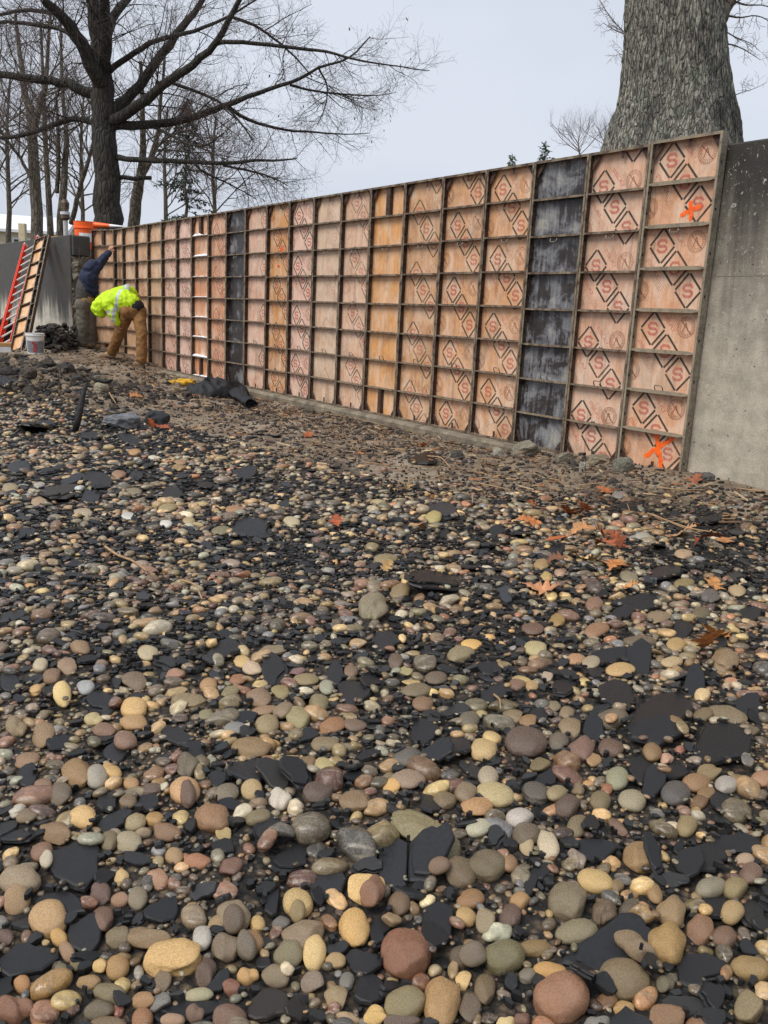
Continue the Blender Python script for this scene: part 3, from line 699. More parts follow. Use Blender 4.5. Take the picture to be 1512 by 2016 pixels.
PEB += cat((0, 1250), 2, '''585 60 80 60 0 a59c80;160 105 60 60 0 a8a08a;265 105 75 60 10 8b705c;315 35 75 60 -20 846748;140 200 55 55 0 c09a5c;245 243 70 75 80 d0b878;340 190 70 65 0 8a99a8;205 145 75 65 10 74563a;70 355 90 85 20 7c6b4e;175 380 90 95 50 83694a;375 318 85 55 10 a99d70;410 360 90 70 0 765443;530 275 105 80 -5 c5a163;525 330 100 65 0 a37f50;530 165 95 70 0 6a5846;700 140 95 45 5 9a6f5e;820 183 65 55 0 a67d52;935 157 65 45 10 8f5c3d;905 210 65 80 70 7b7655;990 115 75 55 -10 b09d8a;1075 45 110 55 0 7e735c;950 88 65 45 0 bfa268;1020 235 95 75 0 7d6450;1105 205 70 50 0 857a4a;1205 160 95 50 0 827550;1170 130 60 50 0 74505a;1290 195 60 80 -80 868e82;1385 130 55 80 80 735a48;1255 255 75 75 60 77704f;1170 310 95 85 0 8b8560;1050 340 90 80 0 8a7c5a;1115 285 80 75 50 7c6c58;1310 340 105 70 10 8f603a;1395 340 100 50 0 6b574b;1040 280 100 40 0 8a6a50;980 428 160 85 -5 7f6540;925 350 90 50 0 6f7880;745 248 140 70 0 7d6f52;810 300 65 50 0 7a7a5c;1275 415 115 60 0 77694d;1275 500 80 70 -20 a59c6c;1215 490 60 60 0 7a5e40;735 505 90 100 70 5c5648;785 525 45 85 -60 7d7050;830 480 45 60 80 7c8074;300 530 105 115 80 8a6a3e;378 543 85 90 60 90918c;435 520 90 60 -20 c09a58;110 475 100 65 10 86674c;595 590 85 60 10 5b4a45;725 600 115 105 -20 b88f63;740 635 60 80 -70 5d433a;650 575 45 50 80 a8a89c;515 565 60 55 0 a27c4e;890 605 95 75 10 6d6658;990 590 80 70 0 a58e62;1245 605 125 95 15 4f3f3a;1405 640 130 85 0 7d654a;1020 700 105 75 0 706649;1100 635 90 85 0 b5b4b2;240 610 90 85 40 5e5347;65 670 65 75 60 b5b6b4;105 690 105 60 20 70614a;500 640 75 65 0 6d5a42;605 705 80 60 0 a37f46;530 715 85 75 20 8f8464;170 570 75 55 0 7e5f4c;490 415 90 80 0 7c5c50''')
PEB += cat((756, 1250), 2, '''345 25 85 45 0 d0a554;600 40 95 60 -15 a39a70;300 65 105 60 10 7f775a;1010 20 120 65 0 5e5242;1340 95 115 110 -60 7f6a4e;1150 25 75 50 0 a3854f;935 125 115 55 0 b3925c;1135 95 80 45 0 a99573;95 128 60 40 0 8f8a5c;205 155 85 55 0 5d4f41;125 205 115 60 0 6b6049;110 170 75 40 0 b09a66;155 260 80 65 0 7a5a42;335 320 80 70 0 5c594f;45 90 60 60 0 5a4a3c;755 80 75 50 0 a57a58;815 100 70 45 0 8d8672;665 265 65 50 0 7a705a;720 290 60 90 80 7c6c54;735 350 90 80 0 7d6a4f;650 150 50 60 80 9a8c80;585 182 55 45 0 a5875a;525 180 60 50 0 76564a;385 293 50 35 0 9c8d5a;570 325 70 50 0 85643a;510 300 80 55 0 7e6c52;900 320 120 80 5 5f5548;890 340 55 35 0 a57d56;1255 225 60 50 0 c9b083;1375 170 70 35 0 b57c5f;1360 300 150 65 -20 71624a;1260 300 75 50 0 675738;1155 350 75 40 -15 7e6038;1455 365 75 60 0 5b5238;560 410 155 120 -10 52403a;690 405 75 75 0 5d554c;780 435 110 95 30 72524a;900 430 100 75 -10 5c4238;825 473 65 60 0 9a7850;400 440 105 95 0 b39a68;425 390 75 70 0 c5aa70;95 468 115 80 10 4e4f50;95 550 130 85 5 8a7569;630 498 95 70 10 6b5f3e;30 575 70 50 -10 c79a52;1055 455 75 75 -40 83653f;1118 470 55 50 0 b88f80;1175 430 50 35 0 8c5448;1280 525 100 55 0 7d6b45;1230 565 105 75 0 8d6845;1350 575 90 70 0 94969a;1405 550 80 45 0 8a7452;1495 550 90 65 0 9c7258;1265 605 70 50 0 7a5a34;1245 640 70 50 0 6a4c2e;920 550 85 90 -60 7e8670;980 640 105 85 -10 8a8672;855 640 80 80 0 6c6142;725 655 100 100 40 513d38;440 610 145 90 -15 a69a70;370 660 130 75 -5 a97d4e;320 605 85 95 60 7d6d5a;240 635 90 70 0 6d5d44;540 700 105 85 0 a5a6aa;680 620 90 70 40 8c8060;600 605 120 80 -20 4b4a48;410 540 80 120 80 9a9284;1150 610 110 100 0 45454a;765 585 60 50 0 74634a;805 562 45 30 0 a07a48;880 590 45 45 0 8a5338''')
PEB += cat((0, 640), 2.44, '''650 607 62 52 0 a3793f;570 710 70 50 10 8a6244;400 890 85 50 0 9a8f7c;185 765 60 55 0 8d8f8e;615 905 70 35 0 a9b4bf;800 945 60 50 0 b9c4cb;385 800 50 35 20 a5b8c4;1125 875 90 45 -5 9a7048;855 680 70 40 0 8d7348;735 628 50 35 -10 b5b9b6;160 605 50 45 0 b08060;185 845 80 45 0 8f7658;1060 975 90 40 5 6c6a4e;1400 935 85 45 -10 aaa68a;810 870 90 55 10 8a8058;905 930 60 50 0 9a8a66;325 720 75 30 0 b09468;865 650 60 40 0 8f6f4a;745 845 40 60 70 6a4c48;705 870 60 35 0 8a7052;50 775 80 50 0 8a7a58;640 790 80 35 0 77705a''')
PEB += cat((700, 860), 1.862, '''288 290 58 45 10 9a9153;1052 360 60 40 0 8f999b;160 560 75 55 0 7c6c4c;72 630 130 100 20 75705c;115 440 90 45 0 7d7350;720 575 40 40 0 c0a76c;682 458 60 45 0 94794a;700 503 45 45 0 a58f4e;885 700 85 50 10 8b6246;740 665 60 45 0 8f7133;645 695 85 45 -5 624439;1265 640 70 55 0 5b523a;1400 557 65 50 0 9c8a6a;1205 425 70 40 0 a38a72;1000 500 70 40 -20 76725f;1200 530 90 45 15 7d6f42;875 600 65 45 0 7d5a4e;1110 650 90 40 0 7c6a52;1305 580 85 50 0 4a4b51;995 225 90 25 25 6b5444;370 170 45 22 10 9a7866;685 182 45 25 0 5d5448;965 190 50 28 0 6f7078;750 490 40 55 60 9a7a6c''')
SLA = cat((0, 1600), 2, '''300 185 220 200 -20;70 75 140 80 0;340 455 145 135 20;100 555 250 110 15;240 335 220 90 -10;1140 160 190 110 35;1290 255 170 110 10 34363b;1050 55 110 110 0;880 110 100 55 0;1075 320 60 130 80;1065 730 170 130 15 3a3432;1170 750 110 80 0 35302e;730 770 260 120 5;1455 670 130 130 0;1500 440 90 130 80;1430 565 140 90 -20;860 640 60 110 50;640 360 150 80 10;1040 570 60 80 80''')
SLA += cat((756, 1600), 2, '''45 180 130 170 80 303238;180 170 190 150 30;220 400 140 140 0;195 490 120 110 0;815 130 190 85 0;900 505 330 190 25 2c2e34;1205 200 120 120 -40;1055 190 60 130 -55;1270 155 160 130 10;1400 105 180 80 0;620 215 110 60 10;1250 600 190 160 -20;1190 740 170 90 -5 3c3d3d;1320 360 170 120 0;1450 380 120 120 20 3a3a3a;780 650 110 120 70;580 265 50 90 80;1040 610 80 90 -60;500 640 60 60 0;1290 720 110 100 0;807 47 75 70 0 2f2f33''')
SLA += cat((0, 1250), 2, '''880 50 160 80 25;1085 125 95 120 -70;1400 215 150 110 -15;1320 140 70 90 60;460 440 110 95 30 35363a;770 440 90 80 0;990 520 190 100 10;1080 550 160 90 -20 33312f;1170 550 130 90 0;40 175 90 80 0;235 205 140 80 0 1c1c1d;390 245 150 70 0;690 380 150 70 -25;960 310 110 40 10;390 400 130 70 0;110 540 75 110 80;425 640 80 95 60;585 645 110 70 0;860 550 85 60 0;230 410 120 50 20;460 175 40 90 -80;1465 175 90 80 0;905 650 110 40 0;1060 775 100 110 -60''')
SLA += cat((756, 1250), 2, '''890 75 160 55 5;1010 95 110 110 30;710 195 90 110 55;920 225 170 120 10;1090 290 240 160 10 2f2a28;1060 380 220 90 0;1330 420 260 170 -22 232325;270 430 160 110 -20;160 370 110 100 0;215 465 130 60 0;1020 510 120 140 80;825 355 90 75 0;610 300 80 70 0;430 225 130 70 10;1060 580 90 120 70;640 545 120 60 20;420 120 120 50 -10;1440 265 130 70 0;1150 525 100 70 0;1220 190 90 100 60;840 135 80 60 0;1295 150 60 40 0;1330 640 100 90 0;180 650 90 90 0''')
SLA += cat((0, 640), 2.44, '''160 500 150 90 15 34363a;210 395 120 25 0 33353a;300 795 235 80 12 3e3a36;90 680 130 70 10 2b2c30;470 745 150 60 -5 2e3035;430 820 100 50 0 33363e;620 550 130 35 -10;830 805 120 55 5;650 720 90 60 30 303238;990 765 100 40 20;430 530 120 30 0 36383c;250 690 110 30 5;350 740 150 25 8;1180 710 110 50 0;1210 980 200 70 0;240 630 70 40 0 3a3c40;20 290 60 60 50;720 665 80 30 0;130 985 110 40 0''')
SLA += cat((700, 860), 1.862, '''1140 490 130 60 5 303238;300 530 210 85 5 222326;320 265 130 40 -10 3a3d44;110 740 110 80 0;1040 600 160 45 0;1200 700 70 80 70;1400 345 60 40 0 3a3c42;1110 395 55 45 20 3a3c42;735 415 65 35 0;500 390 90 40 0;1390 505 80 50 0 34363a;610 350 60 35 0 3a3d42;250 80 110 35 0 26231f;520 345 60 30 0;420 470 80 30 0;980 640 80 40 0;550 570 70 40 -30 42474f;1310 300 120 25 5;1180 330 90 22 0;1450 640 90 50 0;330 350 60 30 0;1000 260 70 20 0''')

# ------------------------------------------------------------------ dropping stones on a height map
GX0, GX1, GY0, GY1, GS = -6.2, 4.2, .55, 10.6, .009
gx = np.arange(GX0, GX1, GS); gy = np.arange(GY0, GY1, GS); NX, NY = len(gx), len(gy)
HM = terrain(gx[:, None], gy[None, :]).astype(np.float32); OCC = np.zeros((NX, NY), bool)
def footprint(x, y, a, b, yaw):
    r = max(a, b); i0 = int((x-r-GX0)/GS); i1 = int((x+r-GX0)/GS)+2; j0 = int((y-r-GY0)/GS); j1 = int((y+r-GY0)/GS)+2
    if i0 < 0 or j0 < 0 or i1 >= NX or j1 >= NY: return None
    dx = gx[i0:i1, None]-x; dy = gy[None, j0:j1]-y; c, s = math.cos(yaw), math.sin(yaw)
    q = ((dx*c+dy*s)/a)**2 + ((-dx*s+dy*c)/b)**2
    return i0, i1, j0, j1, dx, dy, q
def drop(x, y, a, b, c, yaw, flat, lift=.5, occ_lim=None, pct=60):
    """rest a stone (half axes a,b,c) on what lies there; returns (x,y,z, tilt normal)"""
    fp = footprint(x, y, a, b, yaw)
    if fp is None: return None
    i0, i1, j0, j1, dx, dy, q = fp; m = q < 1
    if not m.any(): m = q <= q.min()+1e-9
    if occ_lim is not None and (OCC[(i0+i1)//2, (j0+j1)//2] or OCC[i0:i1, j0:j1][m].mean() > occ_lim): return None
    H = HM[i0:i1, j0:j1]; h = H[m]; z0 = float(np.percentile(h, pct)) if len(h) > 3 else float(h.mean())
    nx = ny = 0.
    if len(h) > 8:
        DX = np.broadcast_to(dx, q.shape)[m]; DY = np.broadcast_to(dy, q.shape)[m]
        nx = float((DX*(h-h.mean())).sum()/((DX**2).sum()+1e-6)); ny = float((DY*(h-h.mean())).sum()/((DY**2).sum()+1e-6))
        nx = max(-.40, min(.40, nx*.8)); ny = max(-.40, min(.40, ny*.8))
    if flat and a > .09: nx *= .5; ny *= .5
    if flat: nx += float(RNG.normal(0, .10)); ny += float(RNG.normal(0, .12)); z0 += .35*max(a, b)*math.hypot(nx, ny)*.5
    if flat:
        z = z0; top = z0 + 2*c + nx*dx + ny*dy; HM[i0:i1, j0:j1] = np.where(m, np.maximum(H, top), H)
    else:
        z = z0 + c*lift; top = z + c*np.sqrt(np.clip(1-q, 0, 1)); HM[i0:i1, j0:j1] = np.where(m, np.maximum(H, top), H)
    OCC[i0:i1, j0:j1] |= (q < .72) if flat else (q < .95)
    return x, y, z, nx, ny
STONES = []     # dict(kind, x,y,z,nx,ny,a,b,c,yaw,col,proto,scr)
def solve(px, py, w, h, ang, slate):
    """picture ellipse -> half axes and heading on the ground"""
    if h > w: w, h = h, w; ang = ang if abs(ang) >= 45 else 90
    z = -.07+.02; P = at_z(px, py, z); 
    z = float(terrain(P[0], P[1]))+.02; P = at_z(px, py, z)
    d = project(P)[2]; e = 1e-3
    J = np.array([[(project(P+np.array([e, 0, 0]))[k]-project(P)[k])/e, (project(P+np.array([0, e, 0]))[k]-project(P)[k])/e] for k in (0, 1)])
    cz = abs((project(P+np.array([0, 0, e]))[1]-project(P)[1])/e)
    th = R(-ang); U = np.array([[math.cos(th), -math.sin(th)], [math.sin(th), math.cos(th)]])
    S = U@np.diag([(w/2)**2, (h/2)**2])@U.T
    cpx = (.10 if slate else .29)*h; S2 = S.copy(); S2[1, 1] = max(S[1, 1]-(cpx)**2, .30*S[1, 1])
    S2[1, 1] = max(S2[1, 1], S2[0, 1]**2/S2[0, 0]*1.15)
    Ji = np.linalg.inv(J); G = Ji@S2@Ji.T; ev, E = np.linalg.eigh(G); b, a = np.sqrt(np.maximum(ev, 1e-7))
    a = min(a, (3.2 if slate else 2.0)*b) if a > b else a
    yaw = math.atan2(E[1, 1], E[0, 1])
    c = min(cpx/cz, .9*b)
    return P, a, b, max(c, .004), yaw, d
def hexc(s, k=1.0): return np.array(lin(s, k))
def warm(c):
    m = c.mean(); t = m*np.array([1.30, 1.0, .66])*1.01; return (c*.74+t*.26)*np.array([1.10, 1.04, .92])
PCOL = 1.10
order = [(p, 0) for p in PEB] + [(s, 1) for s in SLA]
order.sort(key=lambda t: -t[0][2]*t[0][3]*(1.35 if t[1] else 1))
rs = random.Random(21)
for (px, py, w, h, ang, colr), isl in order:
    w *= 1.10; h *= 1.10
    P, a, b, c, yaw, d = solve(px, py, w, h, ang, isl)
    if isl: c = min(.5*max(.011, .14*b+.006), .026)
    r = drop(P[0], P[1], a, b, c, yaw, isl, lift=.45, pct=70 if isl else 50)
    if r is None: continue
    cc = warm(hexc(colr, PCOL)) if not isl else hexc(colr, .60)
    STONES.append(dict(s=isl, x=r[0], y=r[1], z=r[2], nx=r[3], ny=r[4], a=a, b=b, c=c, yaw=yaw, col=cc, proto=rs.randrange(NP if not isl else 24), px=px, py=py, scr=w*h, hand=True))
NHAND = len(STONES)
PAL = ['7f6344', 'a98a5c', '6c6247', '8f8873', '7d5848', 'a9a699', '7b5a3f', '8a6444', 'a99560', '6e7480', '9a7d58', '8d7f5a', '9c6445', '6f4a42', 'b0936a', '7a5547', 'bfa36f', '5c4440', '77705f', '8a7b68', '8f7350', 'ad8a5e', '6d6148', '635c50', '5b5d60', '83724a', '6f6b50', '7a6d66', '766a57', 'b3ab98', '6a6e70', 'b38b50', '5d5646', '4f3f3a', '868e82', '5e5347', '6c5d4d', '4e4f50', '7c7a6c', '5a4a3c']
PALC = np.array([warm(hexc(p, PCOL)) for p in PAL])
def rand_pts(n, near, far, lm=150):
    """uniform on the ground inside the frame (with a margin), between two distances"""
    y = np.sqrt(RNG.uniform(.9**2, far**2, n)); x = RNG.uniform(-.56, .56, n)*(y+.25)
    q = project(np.stack([x, y, terrain(x, y)], -1)); px, py, d = q
    k = (px > -lm) & (px < 1512+lm) & (py < 2016+lm) & (d > near) & (d < far)
    return x[k], y[k], px[k], py[k], d[k]
def scatter(n, near, far, dmin, dmax, slate_p, occ, pow_=1.6, lift=.35, pct=45, dirt=False, pal=None):
    x, y, px, py, d = rand_pts(n, near, far)
    e = y-pebble_edge(x)+RNG.normal(0, .22, len(x))
    k = (e < 0) if not dirt else (e > -.3)
    x, y, px, py, d = x[k], y[k], px[k], py[k], d[k]
    u = RNG.random(len(x)); size = dmin*(1-u*(1-(dmin/dmax)**pow_))**(-1/pow_)
    idx = np.argsort(-size)
    for i in idx:
        xi, yi = float(x[i]), float(y[i])
        sp = slate_p*(.55+.9*(mnoise.noise(Vector((xi*1.3, yi*1.3, 5)))+.35))
        sp *= 1+.40*min(1., max(0., (float(d[i])-2.2)/1.6))
        isl = RNG.random() < sp; s_ = float(size[i])*.5
        if isl:
            a = s_*RNG.uniform(.9, 1.6); b = s_*RNG.uniform(.6, 1.05); c = .5*RNG.uniform(.006, .013)*(1+a*6)
            cc = hexc('1f2022')*RNG.uniform(.6, 1.9)
        else:
            a = s_*RNG.uniform(1.0, 1.45); b = s_*RNG.uniform(.78, 1.05); c = s_*RNG.uniform(.42, .75)
            cc = (pal if pal is not None else PALC)[RNG.integers(len(pal) if pal is not None else len(PALC))]*RNG.uniform(.56, 1.22)*(.62 if s_ < .0115 else .85 if s_ < .018 else 1)  # smallest pebbles coloured darker, standing in for shade between the larger stones
        yaw = RNG.uniform(0, math.pi)
        r = drop(xi, yi, a, b, c, yaw, isl, lift, occ, pct)
        if r is None: continue
        STONES.append(dict(s=isl, x=r[0], y=r[1], z=r[2], nx=r[3], ny=r[4], a=a, b=b, c=c, yaw=yaw, col=cc, proto=int(RNG.integers(NP if not isl else 24)), px=float(px[i]), py=float(py[i]), scr=(2*s_*FPX/d[i])**2, hand=False))
scatter(3500, .8, 10.2, .055, .095, .42, .30)
scatter(5000, 3.0, 9.6, .042, .062, .36, .42)
scatter(22000, .8, 10.2, .034, .056, .40, .46)
scatter(30000, .8, 9.4, .022, .036, .42, .50)
scatter(26000, .8, 4.8, .013, .022, .34, .66)
scatter(7000, .8, 2.6, .008, .013, .2, .75)
# thin debris over the mud near the wall
DPAL = np.array([hexc(p, .9) for p in ('4a3c30', '6a5846', '8a765e', '2c2a28', '3a322b', '9a8a76', '7a4f30', '5a4a3a', 'a98f6c', '77695a')])
scatter(700, 7, 10.5, .06, .13, 1.4, .6, dirt=True, pal=DPAL)
scatter(1400, 4, 10.5, .03, .07, .5, .35, dirt=True, pal=DPAL)
scatter(9000, 4, 10.5, .014, .03, .5, .5, dirt=True, pal=DPAL)
# ------------------------------------------------------------------ stones: objects
M_ST_O, M_ST_J = mat_stone('beach_stone', 'obj'), mat_stone('beach_stone_small', 'attr')
M_SL_O, M_SL_J = mat_slate('black_slate', 'obj'), mat_slate('black_slate_small', 'attr')
for s in STONES:
    P = np.array([s['x'], s['y'], s['z']]); q = project(P); s['px'], s['py'] = float(q[0]), float(q[1]); s['d'] = float(q[2]); s['spx'] = 2*math.sqrt(s['a']*s['b'])*FPX/s['d']
    s['inview'] = -10 < s['px'] < 1522 and s['py'] < 2030
def basis(s):
    n = np.array([-s['nx'], -s['ny'], 1.]); n /= np.linalg.norm(n); x = np.array([math.cos(s['yaw']), math.sin(s['yaw']), 0]); x -= n*(x@n); x /= np.linalg.norm(x); y = np.cross(n, x)
    return np.stack([x, y, n], 1)
ind = {}
for kind in (0, 1):
    L = [s for s in STONES if s['s'] == kind and s['inview']]
    hand = [s for s in L if s['hand']]; rest = sorted([s for s in L if not s['hand']], key=lambda s: -s['spx'])
    ind[kind] = (sorted(hand, key=lambda s: -s['spx'])+rest)[:300]
    for s in ind[kind]: s['ind'] = True
def cname(c):
    r, g, b = [x/PCOL for x in c]; m = (r+g+b)/3; sat = (max(r, g, b)-min(r, g, b))/(max(r, g, b)+1e-6)
    if sat < .16: return 'pale grey' if m > .30 else ('grey' if m > .14 else ('dark grey' if m > .05 else 'black'))
    if b > r: return 'blue-grey'
    if g >= r*.93: return 'green-grey' if m < .3 else 'pale green'
    ratio = g/(r+1e-6)
    if sat > .62 and m > .25: return 'golden yellow'
    if m > .36: return 'cream'
    if ratio > .80: return 'olive' if m < .24 else 'sand-coloured'
    if m > .24: return 'tan' if ratio > .62 else 'orange-tan'
    if ratio < .50: return 'rust-red' if m > .09 else 'maroon'
    if m > .15: return 'brown'
    return 'dark brown' if sat > .35 else 'grey-brown'
def szname(w): return 'very large' if w > 85 else 'large' if w > 55 else 'medium' if w > 38 else 'small' if w > 26 else 'tiny'
def shname(s):
    k = s['a']/s['b']
    if s['s']: return 'long' if k > 1.9 else 'broad'
    return 'oblong' if k > 1.75 else 'egg-shaped' if k > 1.3 else 'rounded'
def where(px, py):
    v = 'bottom edge' if py > 1925 else 'near foreground' if py > 1780 else 'lower foreground' if py > 1600 else 'middle foreground' if py > 1420 else 'mid-beach' if py > 1240 else 'upper beach' if py > 1060 else 'far beach'
    x = px/1512; h = 'far left' if x < .12 else 'left' if x < .3 else 'left of centre' if x < .44 else 'centre' if x < .56 else 'right of centre' if x < .7 else 'right' if x < .88 else 'far right'
    return v, h
ALL = ind[0]+ind[1]
for s in ALL: s['cn'] = cname(s['col']) if not s['s'] else ('black' if sum(s['col']) < .09 else 'charcoal'); s['sn'] = szname(s['spx'])
used = set()
AX = np.array([(s['px'], s['py']) for s in ALL])
for s in ALL:
    noun = 'slate flake' if s['s'] else 'pebble'; v, h = where(s['px'], s['py'])
    d = np.hypot(AX[:, 0]-s['px'], (AX[:, 1]-s['py'])*1.3); nb = [ALL[i] for i in np.argsort(d)[1:9]]
    nb.sort(key=lambda t: -t['spx'])
    cands = []
    for t in nb:
        dx, dy = s['px']-t['px'], s['py']-t['py']
        rel = ('right of' if dx > 0 else 'left of') if abs(dx) > abs(dy) else ('below' if dy > 0 else 'above')
        tn = f"{t['cn']} slate" if t['s'] else f"{t['cn']} pebble"
        cands.append(f"{s['sn']} {shname(s)} {s['cn']} {noun} {rel} a {t['sn']} {tn}, {v}, {h}")
    base = f"{s['sn']} {shname(s)} {s['cn']} {noun} on the shingle, {v}, {h}"
    lab = next((c for c in cands if c not in used and len(c.replace(',', ' ').split()) <= 16), None)
    if lab is None:
        for t in nb:
            for t2 in nb:
                if t2 is t: continue
                c = f"{s['sn']} {s['cn']} {noun} between {t['sn']} {t['cn']} and {t2['sn']} {t2['cn']} stones, {v}, {h}"
                if c not in used and len(c.replace(',', ' ').split()) <= 16: lab = c; break
            if lab: break
    s['label'] = lab or base; used.add(s['label'])
pm = {}
for s in ALL:
    if s['s']:
        key = ('s', s['proto'])
        if key not in pm:
            V, F = SL[s['proto']]; pm[key] = mesh_np('slate_flake', V, [F]); pm[key].materials.append(M_SL_O)
        sc_ = (s['a'], s['b'], 2*s['c'])
    else:
        lv = 4 if s['spx'] > 70 else 3
        key = (lv, s['proto'])
        if key not in pm: pm[key] = mesh_np('beach_pebble', PV[lv][s['proto']], [ICO[lv][1]], True); pm[key].materials.append(M_ST_O)
        sc_ = (s['a'], s['b'], s['c'])
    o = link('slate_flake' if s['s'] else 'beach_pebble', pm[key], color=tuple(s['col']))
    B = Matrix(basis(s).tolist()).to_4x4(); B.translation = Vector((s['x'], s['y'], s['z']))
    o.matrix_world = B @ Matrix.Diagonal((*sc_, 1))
    tag(o, s['label'], 'slate' if s['s'] else 'pebble', 'black slate flakes lying among the pebbles' if s['s'] else 'rounded pebbles on the beach')
def join(L, name, mat, label, catg, protos):
    V, F, C = [], [], []; n = 0
    for s in L:
        v, f = protos(s); sc_ = (s['a'], s['b'], 2*s['c'] if s['s'] else s['c'])
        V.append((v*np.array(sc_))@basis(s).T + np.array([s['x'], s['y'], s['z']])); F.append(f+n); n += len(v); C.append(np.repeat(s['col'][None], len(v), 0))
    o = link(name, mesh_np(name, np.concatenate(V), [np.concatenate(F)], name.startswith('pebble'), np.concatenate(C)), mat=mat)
    tag(o, label, catg, kind='stuff'); return sum(map(len, F))
rest = [s for s in STONES if not s.get('ind')]
def pp(s):
    k = 3 if s['spx'] > 34 else 2 if s['spx'] > 11 else 1
    return PV[k][s['proto']], ICO[k][1]
def ss(s): return SL[s['proto']] if s['spx'] > 26 else SLS[s['proto'] % 10]
n1 = join([s for s in rest if not s['s']], 'pebble_bed', M_ST_J, 'bed of countless small rounded brown and tan beach pebbles', 'shingle', pp)
n2 = join([s for s in rest if s['s']], 'slate_chippings', M_SL_J, 'countless small black slate flakes scattered through the shingle', 'slate', ss)
print('stones', len(STONES), 'hand', NHAND, 'tris', n1, n2, 'ind', len(ind[0]), len(ind[1]))
# ------------------------------------------------------------------ trees
def mat_bark(name, a, b, c, sc=1.0, strength=.9):
    t = NT(name); v = t.coord('Object', (9*sc, 9*sc, 1.6*sc)); n = t.noise(v, 1.6, 6, .7, .8); v2 = t.coord('Object'); n2 = t.noise(v2, 2.2*sc, 5, .65)
    vr = t.voro(t.coord('Object', (14*sc, 14*sc, 3.2*sc)), 1.0, 'DISTANCE_TO_EDGE')
    col = t.mix(t.ramp(n, [(.36, 0.0), (.62, 1.0)]), a, b); col = t.mix(t.ramp(n2, [(.5, 0.0), (.66, .7)]), col, c)
    col = t.mix(1.0, col, t.ramp(vr, [(0, .45), (.12, 1.0)]), 'MULTIPLY')
    t.set('Base Color', col); t.set('Roughness', .9); t.bump(t.math('ADD', n, t.ramp(vr, [(0, 0.0), (.2, 1.0)])), strength, .03); return t.m
M_BARK = mat_bark('wet_oak_bark', lin('#2a2622'), lin('#4a443c'), lin('#3c4038'))
M_BARKG = mat_bark('grey_bark', lin('#4d463e'), lin('#7d7264'), lin('#6f6a58'))
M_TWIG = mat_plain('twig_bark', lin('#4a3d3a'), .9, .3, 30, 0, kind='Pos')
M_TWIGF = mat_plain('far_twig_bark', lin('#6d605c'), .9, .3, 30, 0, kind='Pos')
M_LEAFB = mat_plain('withered_leaf', lin('#5a4034'), .8, .5, 9, 0, kind='Pos')
def perp(d, rng):
    r = rng.normal(size=3); r -= d*(r@d); return r/np.linalg.norm(r)
def shoot(start, d, L, r0, rng, k, curl, up):
    pts = [start]; d = d/np.linalg.norm(d); st = L/(k-1)
    for i in range(k-1):
        d = d + rng.normal(size=3)*curl + np.array([0, 0, up]); d /= np.linalg.norm(d); pts.append(pts[-1]+d*st)
    return np.array(pts), np.linspace(r0, max(r0*.35, .0015), k)
class Tree:
    def __init__(s, seed, rmin=.0025): s.rng = np.random.default_rng(seed); s.br = TubeSet(); s.tw = TubeSet(); s.tips = []; s.rmin = rmin; s.nt = 0
    def limb(s, pts, rads, sub=3):
        pts = np.asarray(pts, float); rads = np.asarray(rads, float)
        if len(pts) > 2:                         # smooth a hand-read limb
            t = np.arange(len(pts)); q = np.linspace(0, len(pts)-1, (len(pts)-1)*sub+1)
            P = np.array([np.interp(q, t, pts[:, i]) for i in range(3)]).T
            for _ in range(2): P[1:-1] = .25*P[:-2]+.5*P[1:-1]+.25*P[2:]
            P[1:-1] += s.rng.normal(size=P[1:-1].shape)*min(rads.mean()*.15, .02); rads = np.interp(q, t, rads); pts = P
        s.br.add(pts, rads, 10 if rads[0] > .06 else 6); return pts, rads
    def fill(s, pts, rads, n, L, lev, up=.02, spread=1.0, f0=.15):
        """side shoots along a limb, then shoots on those"""
        rng = s.rng; k = len(pts)
        for i in range(n):
            t = f0+(1-f0)*(i+rng.random())/n; x = t*(k-1); j = min(int(x), k-2); p = pts[j]+(pts[j+1]-pts[j])*(x-j); r = np.interp(x, np.arange(k), rads)
            d = pts[j+1]-pts[j]; d /= np.linalg.norm(d)+1e-9; dd = d*rng.uniform(.35, .9)+perp(d, rng)*spread*rng.uniform(.6, 1.1)
            l = L*rng.uniform(.55, 1.25)*(1.15-.55*t); rr = min(r*.62, max(s.rmin, l*.011))
            q, rq = shoot(p, dd, l, rr, rng, 6 if lev > 1 else 4, .16, up)
            (s.br if rr > .012 else s.tw).add(q, rq, 5 if rr > .012 else 3); s.nt += 1
            if lev > 1: s.fill(q, rq, max(3, int(n*.0)+int(rng.integers(4, 8))), L*.50, lev-1, up, spread)
            else: s.tips.append(q[-1])
    def build(s, name, loc, label, mt, mtw, leaves=0, group=None, catg='tree'):
        o = empty(name, tuple(loc), label=label, cat=catg, group=group)
        def sh(t, nm, m):
            if not t.V: return
            t.V = [v-np.asarray(loc) for v in t.V]; b = t.build(nm, m, o); return b
        sh(s.br, 'trunk_and_limbs', mt); x = sh(s.tw, 'crown_twigs', mtw)
        if x: x['kind'] = 'stuff'
        if leaves:
            T = np.array(s.tips); idx = s.rng.choice(len(T), min(leaves, len(T)), False); V = []; F = []; n = 0
            for i in idx:
                p = T[i]-np.asarray(loc); h = s.rng.uniform(.04, .085); w = h*.22; a = s.rng.uniform(0, math.pi); ux = np.array([math.cos(a), math.sin(a), 0]); dn = np.array([s.rng.normal()*.3, s.rng.normal()*.3, -1])*h
                V += [p, p+ux*w+dn*.45, p+dn, p-ux*w+dn*.55]; F.append((n, n+1, n+2, n+3)); n += 4
            b = link('withered_leaves', mesh_np('withered_leaves', np.array(V), [np.array(F)]), o, M_LEAFB); b['kind'] = 'stuff'
        return o
